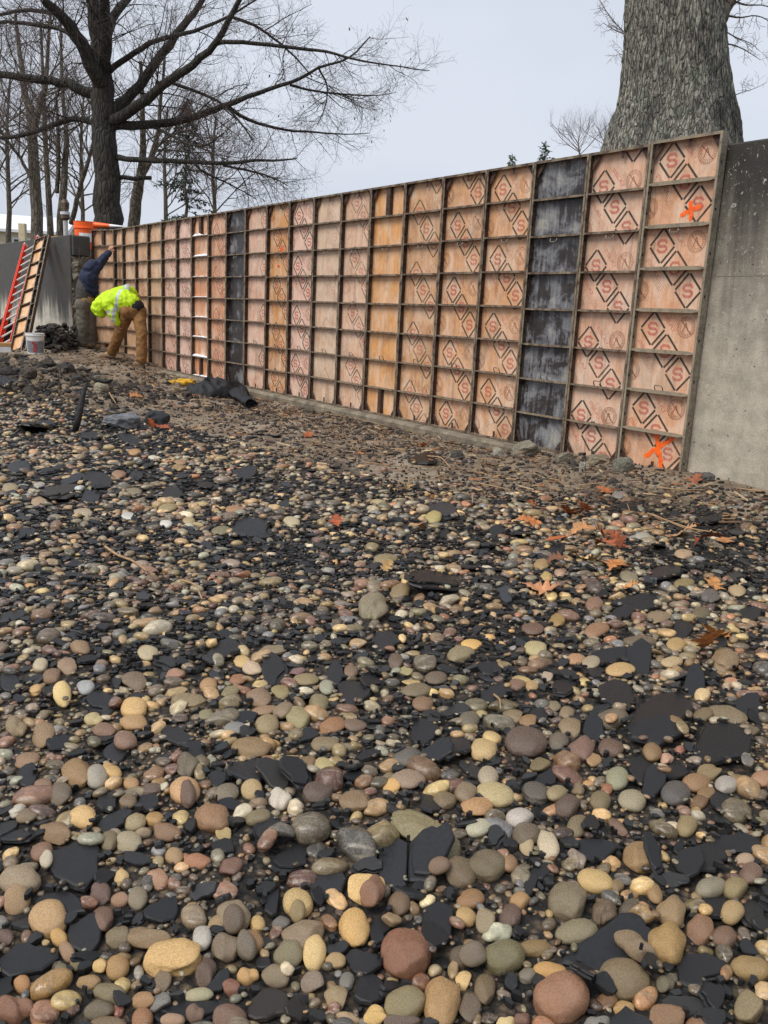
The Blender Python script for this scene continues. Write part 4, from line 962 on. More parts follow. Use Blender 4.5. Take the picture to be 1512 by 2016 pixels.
def px_limb(T, seq, Y, sc, dY=0., r1=None, sub=3):
    """seq of (px,py,half-width px) at world distance Y; dY: how far its end leans away from (or to) the camera"""
    n = len(seq); pts = []; rad = []
    for i, (x, y, w) in enumerate(seq):
        yy = Y+dY*i/max(1, n-1); pts.append(at_y(x, y, yy)); rad.append(w/FPX*yy)
    return T.limb(pts, rad, sub)
OY = 20.0
T = Tree(5, .0055)
trunk = px_limb(T, [(214, 520, 34), (213, 440, 28), (212, 400, 26), (211, 340, 24), (208, 290, 23), (205, 240, 22), (203, 200, 22), (201, 165, 20), (199, 130, 17), (194, 80, 14), (186, 30, 12), (178, -30, 10), (172, -120, 7)], OY, 1)
LM = [  # limbs of the oak
 [(200, 175, 13), (189, 150, 13), (158, 82, 12), (131, 40, 10), (88, 6, 8), (60, -40, 6), (30, -100, 4)],
 [(206, 150, 12), (210, 110, 11), (211, 46, 10), (202, 0, 9), (196, -70, 6)],
 [(211, 70, 8), (220, 40, 8), (240, 9, 7), (262, -15, 6), (300, -60, 4)],
 [(215, 225, 10), (231, 213, 10), (274, 173, 9), (322, 100, 8), (356, 61, 7), (395, 6, 5), (430, -50, 4)],
 [(215, 240, 10), (237, 231, 10), (289, 198, 9), (335, 155, 8), (380, 128, 7), (426, 85, 6), (456, 30, 5), (490, -30, 4)],
 [(215, 250, 9), (234, 246, 8.5), (274, 249, 8), (350, 240, 7), (411, 222, 6), (447, 206, 5), (509, 182, 4), (571, 165, 3.2), (626, 132, 2.5), (691, 117, 1.8), (729, 72, 1)],
 [(571, 167, 2.6), (612, 179, 2), (681, 186, 1.5), (743, 189, .9), (780, 182, .5)],
 [(420, 88, 4), (440, 82, 4), (495, 84, 3.6), (588, 96, 3), (643, 100, 2.6), (694, 117, 2), (767, 129, 1.3), (846, 139, .7)],
 [(440, 207, 4), (450, 210, 3.8), (481, 234, 3.2), (557, 258, 2.4), (622, 260, 1.8), (681, 265, 1.1), (728, 262, .6)],
 [(228, 310, 6), (246, 313, 5), (304, 316, 4.6), (380, 319, 4), (460, 322, 3.3), (510, 314, 2.6), (560, 316, 1.8), (585, 311, 1)],
 [(440, 326, 2.5), (460, 330, 2.4), (500, 338, 2), (540, 350, 1.5), (567, 366, .8)],
 [(380, 319, 2.5), (400, 340, 2.2), (430, 352, 1.7), (470, 372, 1.2), (505, 392, .7)],
 [(205, 195, 10), (189, 188, 10), (152, 173, 9), (122, 161, 8), (61, 155, 7), (0, 145, 6), (-60, 140, 5)],
 [(205, 248, 6), (186, 243, 5.5), (152, 231, 5), (106, 243, 4.5), (61, 265, 4), (0, 271, 3.4), (-50, 275, 3)],
 [(140, 70, 4.5), (131, 61, 4.3), (100, 52, 4), (40, 44, 3.5), (0, 42, 3), (-40, 50, 2)],
 [(150, 60, 4.5), (146, 46, 4.3), (116, 27, 4), (58, 18, 3.4), (15, 27, 3), (-20, 32, 2.4)],
 [(212, 140, 6), (225, 131, 5.5), (268, 103, 5), (304, 79, 4.4), (359, 67, 3.8), (426, 46, 2.8), (470, 20, 2), (520, -10, 1.2)],
 [(626, 132, 2), (648, 170, 1.5), (640, 215, 1.1), (625, 245, .8)],
 [(460, 35, 3), (500, 48, 2.6), (540, 75, 2), (580, 110, 1.6), (615, 152, 1)],
 [(330, 160, 3.4), (372, 175, 3), (430, 196, 2.4), (470, 235, 1.8), (500, 280, 1.1)],
 [(300, 250, 3), (330, 262, 2.8), (370, 285, 2.2), (405, 290, 1.8), (440, 262, 1.2)],
]
rg = np.random.default_rng(3)
for i, L in enumerate(LM):
    p, r = px_limb(T, L, OY, 1, dY=float(rg.uniform(-2.0, 2.0)))
    big = r[0] > .08
    T.fill(p, r, 16 if big else 17, 1.5 if big else 1.15, 3, up=.012, spread=.95, f0=.2)
T.fill(trunk[0][-14:], trunk[1][-14:], 8, 1.4, 3)
# cut stub with slush on it
stub, _ = px_limb(T, [(228, 350, 4.5), (246, 350, 4), (272, 351, 4), (298, 350, 3.6)], OY, 1)
oak = T.build('oak_tree', at_y(213, 500, OY), 'big bare oak with dark wet limbs behind the form wall', M_BARK, M_TWIG, 420)
print('oak twigs', T.nt)
# background trees at the left
def bg_tree(seed, limbs, Y, label, fills=(7, 1.6, 2), mat=None, rmin=.0085):
    t = Tree(seed, rmin); mat = mat or M_BARKG
    for L in limbs:
        p, r = px_limb(t, L, Y, 1, dY=float(t.rng.uniform(-1.5, 1.5))); t.fill(p, r, fills[0], fills[1], fills[2], up=.03, spread=.8, f0=.3)
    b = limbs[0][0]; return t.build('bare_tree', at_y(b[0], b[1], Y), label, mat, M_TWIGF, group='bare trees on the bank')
bg_tree(31, [[(74, 520, 12), (72, 460, 11), (67, 335, 10), (65, 258, 9), (58, 215, 7), (49, 183, 6), (40, 110, 4), (30, 20, 2.5)], [(66, 262, 7), (74, 225, 6), (80, 195, 5.5), (92, 165, 4), (95, 90, 3), (100, 10, 2)], [(60, 350, 3.5), (40, 310, 3), (20, 285, 2.5), (-10, 240, 2)]], 27, 'grey bare tree rising behind the ladder with a forked trunk', (15, 2.4, 3))
bg_tree(32, [[(103, 520, 7), (100, 460, 6), (93, 340, 5), (88, 260, 4.4), (85, 150, 3), (80, 40, 2)]], 30, 'slim bare tree trunk between two thicker trunks at left', (14, 2.5, 3))
bg_tree(33, [[(116, 520, 9), (118, 455, 8), (126, 380, 7), (131, 300, 5.5), (129, 240, 4), (120, 140, 3), (118, 20, 2)], [(112, 380, 4), (116, 320, 4), (114, 250, 3), (110, 180, 2)], [(140, 440, 5), (150, 395, 4.5), (165, 345, 4), (186, 275, 3), (200, 200, 2)]], 26, 'clustered bare trunks just left of the big oak', (13, 2.3, 3))
bg_tree(34, [[(258, 520, 12), (262, 440, 11), (272, 370, 10), (278, 345, 8), (283, 300, 6), (280, 220, 4.5), (276, 120, 3)], [(276, 350, 7), (292, 325, 6), (302, 300, 5.5), (310, 262, 4), (318, 190, 3), (325, 90, 2)], [(300, 300, 3), (322, 275, 3), (345, 262, 2.4), (380, 255, 1.5)]], 25, 'grey bare tree with forked trunk just right of the oak', (12, 2.2, 3))
for k, (x, top, w, Y, lab) in enumerate([(15, 150, 3.5, 45, 'thin far bare tree at the left picture edge'), (160, 190, 3, 48, 'thin far bare tree seen left of the oak trunk'), (325, 210, 3, 50, 'thin far bare tree left of the evergreen'), (420, 230, 3, 52, 'thin far bare tree right of the evergreen'), (-40, 120, 4, 40, 'bare tree leaning in from beyond the left edge')]):
    bg_tree(60+k, [[(x, 520, w*1.6), (x+4, 420, w*1.3), (x-3, (top+420)/2, w), (x+5, top, w*.5)]], Y, lab, (20, 4.4, 3), rmin=.014)
# far pale crowns above the wall near the big trunk
def far_crown(seed, x, ybase, ytop, w, Y, lab):
    t = Tree(seed, .012); p, r = px_limb(t, [(x, ybase+60, 2.2), (x+2, ybase, 1.8), (x-2, (ybase+ytop)/2, 1.2), (x, ytop, .5)], Y, 1)
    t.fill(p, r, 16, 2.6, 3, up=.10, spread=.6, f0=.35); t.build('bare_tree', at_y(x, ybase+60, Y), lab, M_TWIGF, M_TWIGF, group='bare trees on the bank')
far_crown(81, 1140, 305, 268, 40, 60, 'pale far bare tree crown just left of the huge trunk')
far_crown(82, 1192, 300, 272, 30, 66, 'pale far bare shrub at the foot of the huge trunk')
# evergreens
M_NEEDLE = mat_plain('spruce_needles', lin('#2e3a30'), .8, .5, 5, 0, kind='Pos')
M_NEEDLE2 = mat_plain('young_spruce_needles', lin('#4b5c48'), .8, .4, 5, 0, kind='Pos')
def spruce(name, seed, x, ybase, ytop, Y, wpx, n, label, mat, bare=.0, dens=1.0):
    rng = np.random.default_rng(seed); b = at_y(x, ybase, Y); tp = at_y(x, ytop, Y); H = tp[2]-b[2]; Wd = wpx/FPX*Y
    o = empty(name, tuple(b), label=label, cat='tree'); t = TubeSet(); k = 14
    P = np.stack([np.linspace(0, tp[0]-b[0], k)+rng.normal(0, .02*Wd, k), np.zeros(k), np.linspace(0, H, k)], 1); t.add(P, np.linspace(H*.016, .01, k), 8)
    V, F = [], []; nv = 0
    for i in range(n):
        f = (i+rng.random())/n; z = H*(.04+.95*f); L = Wd*(1-f)**.75*rng.uniform(.55, 1.1)*(1 if f > bare else rng.choice([.45, 1.05])); a = rng.uniform(0, 2*math.pi)
        if f < bare and rng.random() < .35: continue
        d = np.array([math.cos(a), math.sin(a), 0]); c = np.array([np.interp(z, P[:, 2], P[:, 0]), 0, z]); m = 6; q = np.array([c+d*L*s_+np.array([0, 0, L*(.12*s_-.42*s_*s_+.20*s_**3)]) for s_ in np.linspace(0, 1, m)])
        t.add(q, np.linspace(max(.008, L*.012), .004, m), 3)
        for j in range(int((10+L*16)*dens)):
            s_ = rng.uniform(.22, 1.0); p = c+d*L*s_+np.array([0, 0, L*(.12*s_-.42*s_*s_+.2*s_**3)]); g = rng.uniform(.08, .24)*(.6+.4*H/8); dd = d*rng.uniform(.2, 1)+rng.normal(size=3)*.6; dd[2] -= .35; dd /= np.linalg.norm(dd); sd_ = np.cross(dd, rng.normal(size=3)); sd_ /= np.linalg.norm(sd_)
            V += [p, p+dd*g*.5+sd_*g*.16, p+dd*g, p+dd*g*.5-sd_*g*.16]; F.append((nv, nv+1, nv+2, nv+3)); nv += 4
    t.build('trunk_and_limbs', M_BARKG, o); x_ = link('needles', mesh_np('needles', np.array(V), [np.array(F)]), o, mat); x_['kind'] = 'stuff'
spruce('spruce_tree', 4, 366, 445, 195, 33, 72, 150, 'ragged dark spruce behind the form wall near the oak', M_NEEDLE, .62, 1.5)
spruce('young_spruce', 5, 1073, 322, 282, 22, 18, 30, 'young spruce top poking above the wall near the huge trunk', M_NEEDLE2, dens=.45)
spruce('young_spruce', 6, 1009, 334, 304, 24, 10, 20, 'smaller spruce tip showing left of the young spruce', M_NEEDLE2, dens=.45)
# huge trunk at the right
def big_trunk():
    Y0 = 9.1; edges = [(420, 1150, 1500), (330, 1180, 1470), (285, 1196, 1456), (262, 1203, 1450), (230, 1214, 1446), (200, 1224, 1438), (150, 1232, 1429), (100, 1236, 1424), (50, 1237, 1419), (0, 1239, 1414), (-60, 1240, 1412), (-200, 1236, 1416), (-420, 1238, 1412)]
    C = []; Rr = []
    for y, a, b in edges:
        pa, pb = at_y(a, y, Y0), at_y(b, y, Y0); C.append((pa+pb)/2); Rr.append(np.linalg.norm(pb-pa)/2)
    C = np.array(C); Rr = np.array(Rr); zs = C[:, 2]; z = np.linspace(zs[0], zs[-1], 330); cx = np.interp(z, zs, C[:, 0]); cy = np.interp(z, zs, C[:, 1]); rr = np.interp(z, zs, Rr)
    for q in (cx, cy, rr):
        for _ in range(25): q[1:-1] = .25*q[:-2]+.5*q[1:-1]+.25*q[2:]
    n = 260; th = np.arange(n)*2*math.pi/n; base = np.array([cx[60], cy[60], 2.05]); V = np.zeros((len(z), n, 3))
    for j in range(len(z)):
        fl = 1+.05*np.sin(th*3+.6)+.035*np.sin(th*5+1.7)*np.clip((4.5-z[j])/2, .3, 1.2)
        V[j, :, 0] = cx[j]+np.cos(th)*rr[j]*fl; V[j, :, 1] = cy[j]+np.sin(th)*rr[j]*fl; V[j, :, 2] = z[j]
    for j in range(len(z)):
        tw = .12*(z[j]-2)
        for i in range(n):
            a = th[i]+tw*.3; p = Vector((math.cos(a)*5.6, math.sin(a)*5.6, z[j]*.8)); q = Vector((math.cos(a)*12, math.sin(a)*12, z[j]*2.4+7))
            r1 = 1-abs(mnoise.noise(p)); r2 = 1-abs(mnoise.noise(q)); r3 = mnoise.noise(Vector((math.cos(a)*22, math.sin(a)*22, z[j]*13)))
            k = .030*(1-min(1, abs(mnoise.noise(p*1.5))*3.6))+.024*(1-min(1, abs(mnoise.noise(q*1.25))*3.0))
            V[j, i, :2] += np.array([math.cos(th[i]), math.sin(th[i])])*(-k+.010*r3+.03)
    i = np.arange(n); F = np.concatenate([np.stack([j*n+i, j*n+(i+1) % n, (j+1)*n+(i+1) % n, (j+1)*n+i], 1) for j in range(len(z)-1)])
    o = empty('oak_tree', tuple(base), label='huge ridged tree trunk towering behind the right end of the wall', cat='tree')
    link('trunk', mesh_np('trunk', V.reshape(-1, 3)-base, [F], True), o, M_BARKBIG)
    t = Tree(9, .004); p, r = px_limb(t, [(1395, 60, 22), (1415, 30, 18), (1432, 5, 15), (1450, -40, 14), (1490, -120, 12)], Y0, 1)
    t.fill(p, r, 6, 1.0, 3)
    for L in ([(1240, 74, 1.2), (1215, 50, 1), (1195, 25, .8), (1180, 0, .6)], [(1238, 70, 1.2), (1210, 60, .9), (1188, 45, .6)], [(1236, 112, .8), (1222, 108, .6), (1212, 98, .4)], [(1424, 86, 1.6), (1445, 88, 1.2), (1470, 100, .8), (1497, 118, .4)], [(1425, 60, 1.2), (1450, 75, 1), (1480, 85, .6), (1495, 100, .4)], [(1440, 190, 1), (1460, 182, .8), (1485, 175, .5), (1505, 165, .3)], [(1428, 30, 2), (1460, 36, 1.5), (1490, 28, 1), (1520, 45, .6)], [(1440, 0, 2), (1470, 12, 1.5), (1500, 8, 1), (1530, 20, .6)]):
        p, r = px_limb(t, L, Y0+.8, 1, dY=.6); t.fill(p, r, 7, .22, 2, up=.02, spread=.9, f0=.1)
    t.br.V = [v-base for v in t.br.V]; t.tw.V = [v-base for v in t.tw.V]
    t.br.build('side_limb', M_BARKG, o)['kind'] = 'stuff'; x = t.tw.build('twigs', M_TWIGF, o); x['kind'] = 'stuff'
def mat_bigbark():
    t = NT('mossy_oak_bark'); v = t.coord('Object', (10, 10, 3.2)); n = t.noise(v, 2.2, 6, .72, .7); lich = t.noise(t.coord('Object'), 6.5, 6, .7); wet = t.noise(t.coord('Object', (1.2, 1.2, .3)), 1.4, 4, .6); fine = t.noise(t.coord('Object', (30, 30, 14)), 2.0, 4, .7)
    c = t.ramp(n, [(.28, lin('#332f2a')), (.44, lin('#75716a')), (.60, lin('#aaa596'))])
    c = t.mix(t.ramp(lich, [(.50, 0.0), (.64, .65)]), c, lin('#6f7a6a')); c = t.mix(t.ramp(wet, [(.50, 0.0), (.62, .75)]), c, lin('#2c2824'))
    vr = t.voro(t.coord('Object', (30, 30, 6)), 1.0, 'DISTANCE_TO_EDGE'); c = t.mix(1.0, c, t.ramp(vr, [(0, .55), (.10, 1.15)]), 'MULTIPLY')
    c = t.mix(1.0, c, t.ramp(fine, [(.3, .5), (.7, 1.4)]), 'MULTIPLY')
    t.set('Base Color', c); t.set('Roughness', .85); t.bump(t.math('ADD', t.math('ADD', n, fine), t.ramp(vr, [(0, 0.0), (.15, 1.0)])), 1.0, .025); return t.m
M_BARKBIG = mat_bigbark(); big_trunk()

# ------------------------------------------------------------------ houses on the bank
M_SIDING = mat_plain('pale_siding', lin('#cfc4ae'), .8, .12, 3, .1); M_SNOWROOF = mat_plain('snowy_roof', (.80, .82, .86), .7, .1, 2, .1); M_TRIM = mat_plain('white_trim', (.75, .77, .8), .6, .05, 5, 0)
M_PANE = mat_plain('dark_pane', lin('#2a3138'), .15, .1, 3, 0); M_SHING = mat_plain('grey_shingles', lin('#6f7684'), .85, .3, 30, .3, .02); M_GREENR = mat_plain('pale_green_roof', lin('#b9cabf'), .6, .1, 4, 0); M_WBLUE = mat_plain('pale_blue_wall', lin('#b9c2cc'), .8, .1, 4, 0)
def house(loc, rot, w, d, h, rh, wallm, roofm, label, wins=(), eave=.35):
    o = empty('house', tuple(loc), rot, label=label, cat='house')
    m = MB(); m.box((-w/2, -d/2, 0), (w/2, d/2, h)); m.prism([(-w/2, -d/2, h), (-w/2, d/2, h), (-w/2, 0, h+rh*.94)], (w, 0, 0)); m.build('wall', wallm, o)
    m = MB(); e = eave
    for s in (1, -1): m.prism([(-w/2-e, s*(d/2+e), h-e*rh/(d/2)), (-w/2-e, 0, h+rh), (-w/2-e, 0, h+rh+.16), (-w/2-e, s*(d/2+e), h-e*rh/(d/2)+.16)], (w+2*e, 0, 0))
    rf = m.build('roof', roofm, o)
    for sx in (-1, 1):
        for s in (1, -1):
            m = MB(); x = sx*(w/2+e+.02); m.bar((x, s*(d/2+e), h-e*rh/(d/2)+.03), (x, 0, h+rh+.03), .05, .26, up=(0, 0, 1)); m.build('rake_board', M_TRIM, rf)
    for (x, z, ww, hh) in wins:
        m = MB(); m.box((x-ww/2-.09, -d/2-.05, z-.09), (x+ww/2+.09, -d/2+.02, z+hh+.09)); f = m.build('window', M_TRIM, o)
        for q in (0, 1):
            m = MB(); m.box((x-ww/2, -d/2-.065, z+q*hh/2+.02), (x+ww/2, -d/2-.04, z+(q+1)*hh/2-.02)); m.build('pane', M_PANE, f)
    return o
hb = at_y(-42, 492, 52); house((hb[0], hb[1]+4, 2.1), R(12), 7.5, 8, 2.75, 1.05, M_SIDING, M_SNOWROOF, 'cream bungalow with snow-white roof at the far left', [(1.55, .9, .8, 1.4), (-.8, .9, .8, 1.4), (-2.8, .9, .8, 1.4)])
hb = at_y(150, 480, 70); house((hb[0], hb[1], 2.1), R(-30), 2.2, 2.0, 2.9, .8, M_WBLUE, M_SNOWROOF, 'small pale shed with snowy roof seen left of the orange bucket', [(0, .9, .8, 1.3)])
hb = at_y(378, 440, 75); house((hb[0], hb[1], 2.1), R(75), 8, 6, 3.3, 2.25, M_SIDING, M_GREENR, 'far house gable with pale green roof beneath the spruce')
hb = at_y(860, 380, 60); house((hb[0], hb[1]+3, 2.1), R(22), 8.5, 9, 3.6, 2.15, M_SIDING, M_SHING, 'far house whose grey shingle roof shows above the panels')

# ------------------------------------------------------------------ things at the left wall
M_RED = mat_plain('red_fibreglass', lin('#e8482a'), .4, .2, 14, .1, .002); M_ALU = mat_plain('aluminium', lin('#d0cec8'), .5, .15, 30, .1, .001, metallic=.1); M_YELLOW = mat_plain('yellow_sticker', lin('#e8b21e'), .6, .1, 30, 0)
gz = lambda x, y: float(terrain(x, y))
def frame_from(a, b, side):
    """axis frame with +z from a to b and +x near `side`"""
    z = (b-a)/np.linalg.norm(b-a); x = side-z*(side@z); x /= np.linalg.norm(x); y = np.cross(z, x); m = Matrix.Identity(4)
    for i in range(3): m[i][0], m[i][1], m[i][2], m[i][3] = x[i], y[i], z[i], a[i]
    return m, float(np.linalg.norm(b-a))
nL = np.array([-.791, -.612, 0.]); dL3 = np.array([dL[0], dL[1], 0.])
def wallface(px, z):      # point on the left wall's face under picture column px at height z
    d = ray(px, 500); k = ((CL[0]*nL[0]+CL[1]*nL[1]))/(d[0]*nL[0]+d[1]*nL[1]); p = d*k; return np.array([p[0], p[1], z])
def lean(pxt, zt, pxb, out):
    a = wallface(pxb, 0)+nL*out; a[2] = gz(a[0], a[1])-.01; b = wallface(pxt, zt)+nL*.03; return a, b
# ladder
a = at_y(6, 662, 15.6); a[2] = gz(a[0], a[1]); b = wallface(74, 2.26)+nL*.10; mt, L = frame_from(a, b, np.array([.72, -.60, 0]))
lad = empty('ladder', label='red fibreglass ladder leaning on the left concrete wall', cat='ladder'); lad.matrix_world = mt
for x in (-.17, .17):
    m = MB(); s = 1 if x < 0 else -1
    m.box((x-.007, -.055, 0), (x+.007, .055, L)); m.box((x, -.042, 0) if s > 0 else (x-.03, -.042, 0), (x+.03, -.034, L) if s > 0 else (x, -.034, L)); m.box((x, .034, 0) if s > 0 else (x-.03, .034, 0), (x+.03, .042, L) if s > 0 else (x, .042, L)); r_ = m.build('side_rail', M_RED, lad)
    m = MB(); m.box((x-.02, -.05, -.02), (x+.02, .05, .05)); m.build('foot', M_ALU, r_)
    m = MB(); m.box((x-.022, -.047, L-.06), (x+.022, .047, L+.01)); m.build('end_cap', M_ALU, r_)
    if x > 0: m = MB(); m.box((x+.0075, -.03, L*.62), (x+.009, .03, L*.62+.16)); m.build('sticker', M_YELLOW, r_)
k = .25
while k < L-.1:
    m = MB(); m.tube([(-.165, 0, k), (.165, 0, k)], .019, 8); m.build('rung', M_ALU, lad, smooth=False); k += .28
# leaning narrow form panels
def lean_panel(pxt, pxb, ypb, Yb, w, kind, label, zt=2.27, off=.09, sidev=(.80, -.45, 0)):
    a = at_y(pxb, ypb, Yb); a[2] = gz(a[0], a[1])-.01; b = wallface(pxt, zt)+nL*off; mt, L = frame_from(a, b, np.array(sidev))
    o, zs = panel((0, 0), 0, w, kind, lin('#d2a06c', 1), label, 400+pxb, H=L, lip=.010); 
    o['group'] = 'narrow form panels leaning on the left wall'; o.matrix_world = mt @ Matrix.Translation((-w/2, -.05, 0)); return o
lean_panel(92, 32, 672, 15.3, .26, 'plain', 'narrow wood-faced form panel leaning beside the ladder')
lean_panel(108, 48, 676, 15.2, .12, 'black', 'narrow dark steel form filler leaning right of the ladder', zt=2.29, off=.12)
# bucket
bp = at_y(70, 688, 15.0); bz = gz(bp[0], bp[1]); M_PAIL = mat_plain('white_pail', (.72, .72, .70), .45, .15, 12, .05); M_PAILG = mat_plain('grey_pail_label', lin('#7d8086'), .6, .3, 18, 0); M_INKRED = mat_plain('red_pail_print', lin('#b03a38'), .6, .2, 20, 0)
o = empty('bucket', (bp[0], bp[1], bz-.01), label='white plastic bucket with grey label and red print near the ladder', cat='bucket')
m = MB(); m.lathe([(.128, 0), (.133, .01), (.150, .33), (.163, .33), (.163, .345), (.152, .35), (.157, .36), (.157, .375), (.148, .375), (.128, .02)], 28); m.build('pail', M_PAIL, o, smooth=False)
def wrap(name, a0, a1, z0, z1, mat, par, off=.002, n=14):
    m = MB(); V = []
    for i in range(n+1):
        a_ = a0+(a1-a0)*i/n
        for z in (z0, z1):
            r_ = .133+.017*(z-.01)/.32+off; V.append((r_*math.cos(a_), r_*math.sin(a_), z))
    m.add(V, [(2*i, 2*i+2, 2*i+3, 2*i+1) for i in range(n)]); m.build(name, mat, par)
cam_a = math.atan2(-bp[1], -bp[0]); wrap('label', cam_a-1.2, cam_a+1.2, .05, .245, M_PAILG, o)
for q, (da, z0, z1) in enumerate([(-.28, .20, .235), (-.1, .12, .225), (.05, .16, .20), (-.22, .07, .13), (-.02, .06, .10), (.16, .10, .15)]): wrap('red_mark', cam_a+da-.10, cam_a+da+.10, z0, z1, M_INKRED, o, .004, 4)
m = MB(); m.tube([(.155*math.cos(t_), .155*math.sin(t_), .31+.0*t_) if 0 else (.168*math.cos(t_)*1.0, .168*math.sin(t_), .335-.10*math.sin((t_-cam_a+math.pi/2)/math.pi*math.pi)) for t_ in np.linspace(cam_a-math.pi/2, cam_a+math.pi/2, 16)], .004, 5); m.build('bail_handle', M_WIRE, o)
# plank, box and small things by the bucket
M_LUMBER = mat_plain('pale_lumber', lin('#d3c3a2'), .8, .2, 12, .2, .003); M_CARD = mat_plain('cardboard', lin('#b98a58'), .8, .15, 14, .1)
pa, pb = at_y(52, 690, 13.4), at_y(126, 697, 12.9)
for p_ in (pa, pb): p_[2] = gz(p_[0], p_[1])+.035
m = MB(); m.bar(pa, pb, .14, .035); o = m.build('plank', M_LUMBER, bevel=.004); tag(o, 'pale sawn plank lying on the mud in front of the bucket', 'plank')
bp2 = at_y(4, 668, 14.6); z_ = gz(bp2[0], bp2[1]); o = empty('carton', (bp2[0], bp2[1], z_), R(30), label='small cardboard carton with white side by the ladder foot', cat='box')
m = MB(); m.box((-.12, -.09, 0), (.12, .09, .10)); m.build('tray', M_PAIL, o, bevel=.004); m = MB(); m.box((-.124, -.094, .101), (.124, .094, .16)); m.build('lid', M_CARD, o, bevel=.004)
# orange bucket and cone on the wall top
M_ORANGE = mat_plain('orange_plastic', lin('#ff6a24'), .45, .12, 10, .05); M_REFL = mat_plain('white_reflective', (.8, .8, .8), .4, .08, 20, 0)
bz_ = 2.12; p_ = at_y(168, 462, 18.6); o = empty('orange_bucket', (p_[0], p_[1], bz_), label='orange plastic bucket on the bank beside the lying cone', cat='bucket')
zt = at_y(168, 437, 18.6)[2]-bz_; sc_ = zt/.38
m = MB(); m.lathe([(.13*sc_, 0), (.15*sc_, .28*sc_), (.163*sc_, .285*sc_), (.163*sc_, .30*sc_), (.152*sc_, .305*sc_), (.158*sc_, .37*sc_), (.163*sc_, .38*sc_), (.150*sc_, .38*sc_), (.128*sc_, .02)], 26); m.build('pail', M_ORANGE, o)
m = MB(); q = math.atan2(-p_[1], -p_[0]); m.add([((.149*sc_)*math.cos(q+d_), (.149*sc_)*math.sin(q+d_), z*sc_) for d_ in (-.6, -.2, .2, .6) for z in (.10, .22)], [(0, 2, 3, 1), (2, 4, 5, 3), (4, 6, 7, 5)]); m.build('label', M_REFL, o)
ca, cb = at_y(188, 443, 18.2), at_y(244, 446, 18.0)
o = empty('traffic_cone', label='orange and white traffic cone lying on the wall top', cat='cone'); mt, L = frame_from(ca, cb, np.array([0, 0, 1.])); o.matrix_world = mt
def seg(name, f0, f1, mat, r0=.10, r1=.03):
    m = MB(); m.lathe([(r0+(r1-r0)*f0, L*f0), (r0+(r1-r0)*f1, L*f1)], 20); m.build(name, mat, o, smooth=False)
seg('body', .0, .52, M_ORANGE, .058, .012); seg('white_band', .521, .99, M_REFL, .058, .012)
m = MB(); m.lathe([(.05, -.02), (.068, -.02), (.068, -.004), (.059, 0)], 20); m.build('base', M_ORANGE, o)
# lamp-like rusty post and grey fence post on the bank
p_ = at_y(130, 470, 21); o = empty('post', (p_[0], p_[1], 2.1), label='thin grey post with a rusty fitting and white collar behind the wall', cat='post')
zt = at_y(130, 392, 21)[2]-2.1; m = MB(); m.tube([(0, 0, 0), (0, 0, zt*.62)], .055, 10); m.build('pole', M_ALU, o)
m = MB(); m.lathe([(.05, zt*.62), (.10, zt*.66), (.10, zt*.72), (.06, zt*.74), (.09, zt*.84), (.10, zt*.93), (.05, zt)], 14); m.build('rusty_fitting', M_STEELD, o); m = MB(); m.lathe([(.11, zt*.725), (.11, zt*.775)], 14); m.build('collar', M_TRIM, o)
p_ = at_y(46, 488, 24); zt = at_y(46, 440, 24)[2]-2.1; m = MB(); m.box((p_[0]-.09, p_[1]-.07, 2.1), (p_[0]+.09, p_[1]+.07, 2.1+zt)); o = m.build('wooden_post', M_LUMBER, bevel=.01); tag(o, 'weathered square wooden post in front of the cream house', 'post')
p0, p1 = wallface(70, 2.315), wallface(112, 2.315); m = MB(); m.bar(p0-nL*.12, p1-nL*.10, .16, .022); m.bar(p0-nL*.16+np.array([.2, .1, .023]), p1-nL*.2+np.array([.1, 0, .023]), .10, .02); o = m.build('scrap_boards', M_CARD); tag(o, 'two thin scrap boards lying on the left wall top', 'boards')

# ------------------------------------------------------------------ rocks, clods, wood, leaves
def rock(name, px, py, w, h, col, label, seed, dep=None, mat=None, catg='rock', sink=.25):
    P_ = at_z(px, py+h*.35, -.07)
    for _ in range(6): P_ = at_z(px, py+h*.35, gz(P_[0], P_[1]))
    d = project(P_)[2]; a = w/2*d/FPX; c = h/2*d/FPX*1.1; rr = random.Random(seed)
    f = pebble_dirs(7000+seed, 2.6, .25, .95); V = f(ICO[4][0]); 
    V = V + np.array([mnoise.noise_vector(Vector(v*3.2+seed)) for v in V])*.10 + np.array([mnoise.noise_vector(Vector(v*8+seed)) for v in V])*.035
    me = mesh_np(name, V*np.array([a, a*.8, c]), [ICO[4][1]]); o = link(name, me, None, mat or M_ROCK, loc=(P_[0], P_[1]+a*.3, P_[2]+c*(1-2*sink)), rotz=rr.uniform(-.5, .5), color=hexc(col, .9)); tag(o, label, catg); return o
def mat_rock():
    t = NT('rubble_rock'); v = t.coord('Object'); n = t.noise(v, 14, 6, .7, .5); f = t.noise(v, 90, 4, .7)
    c = t.mix(1.0, t.objcol(), t.ramp(n, [(.3, .6), (.7, 1.3)]), 'MULTIPLY'); c = t.mix(1.0, c, t.ramp(f, [(.3, .7), (.7, 1.2)]), 'MULTIPLY'); t.set('Base Color', c); t.set('Roughness', .8); t.bump(t.math('ADD', n, f), .6, .02); return t.m
M_ROCK = mat_rock()
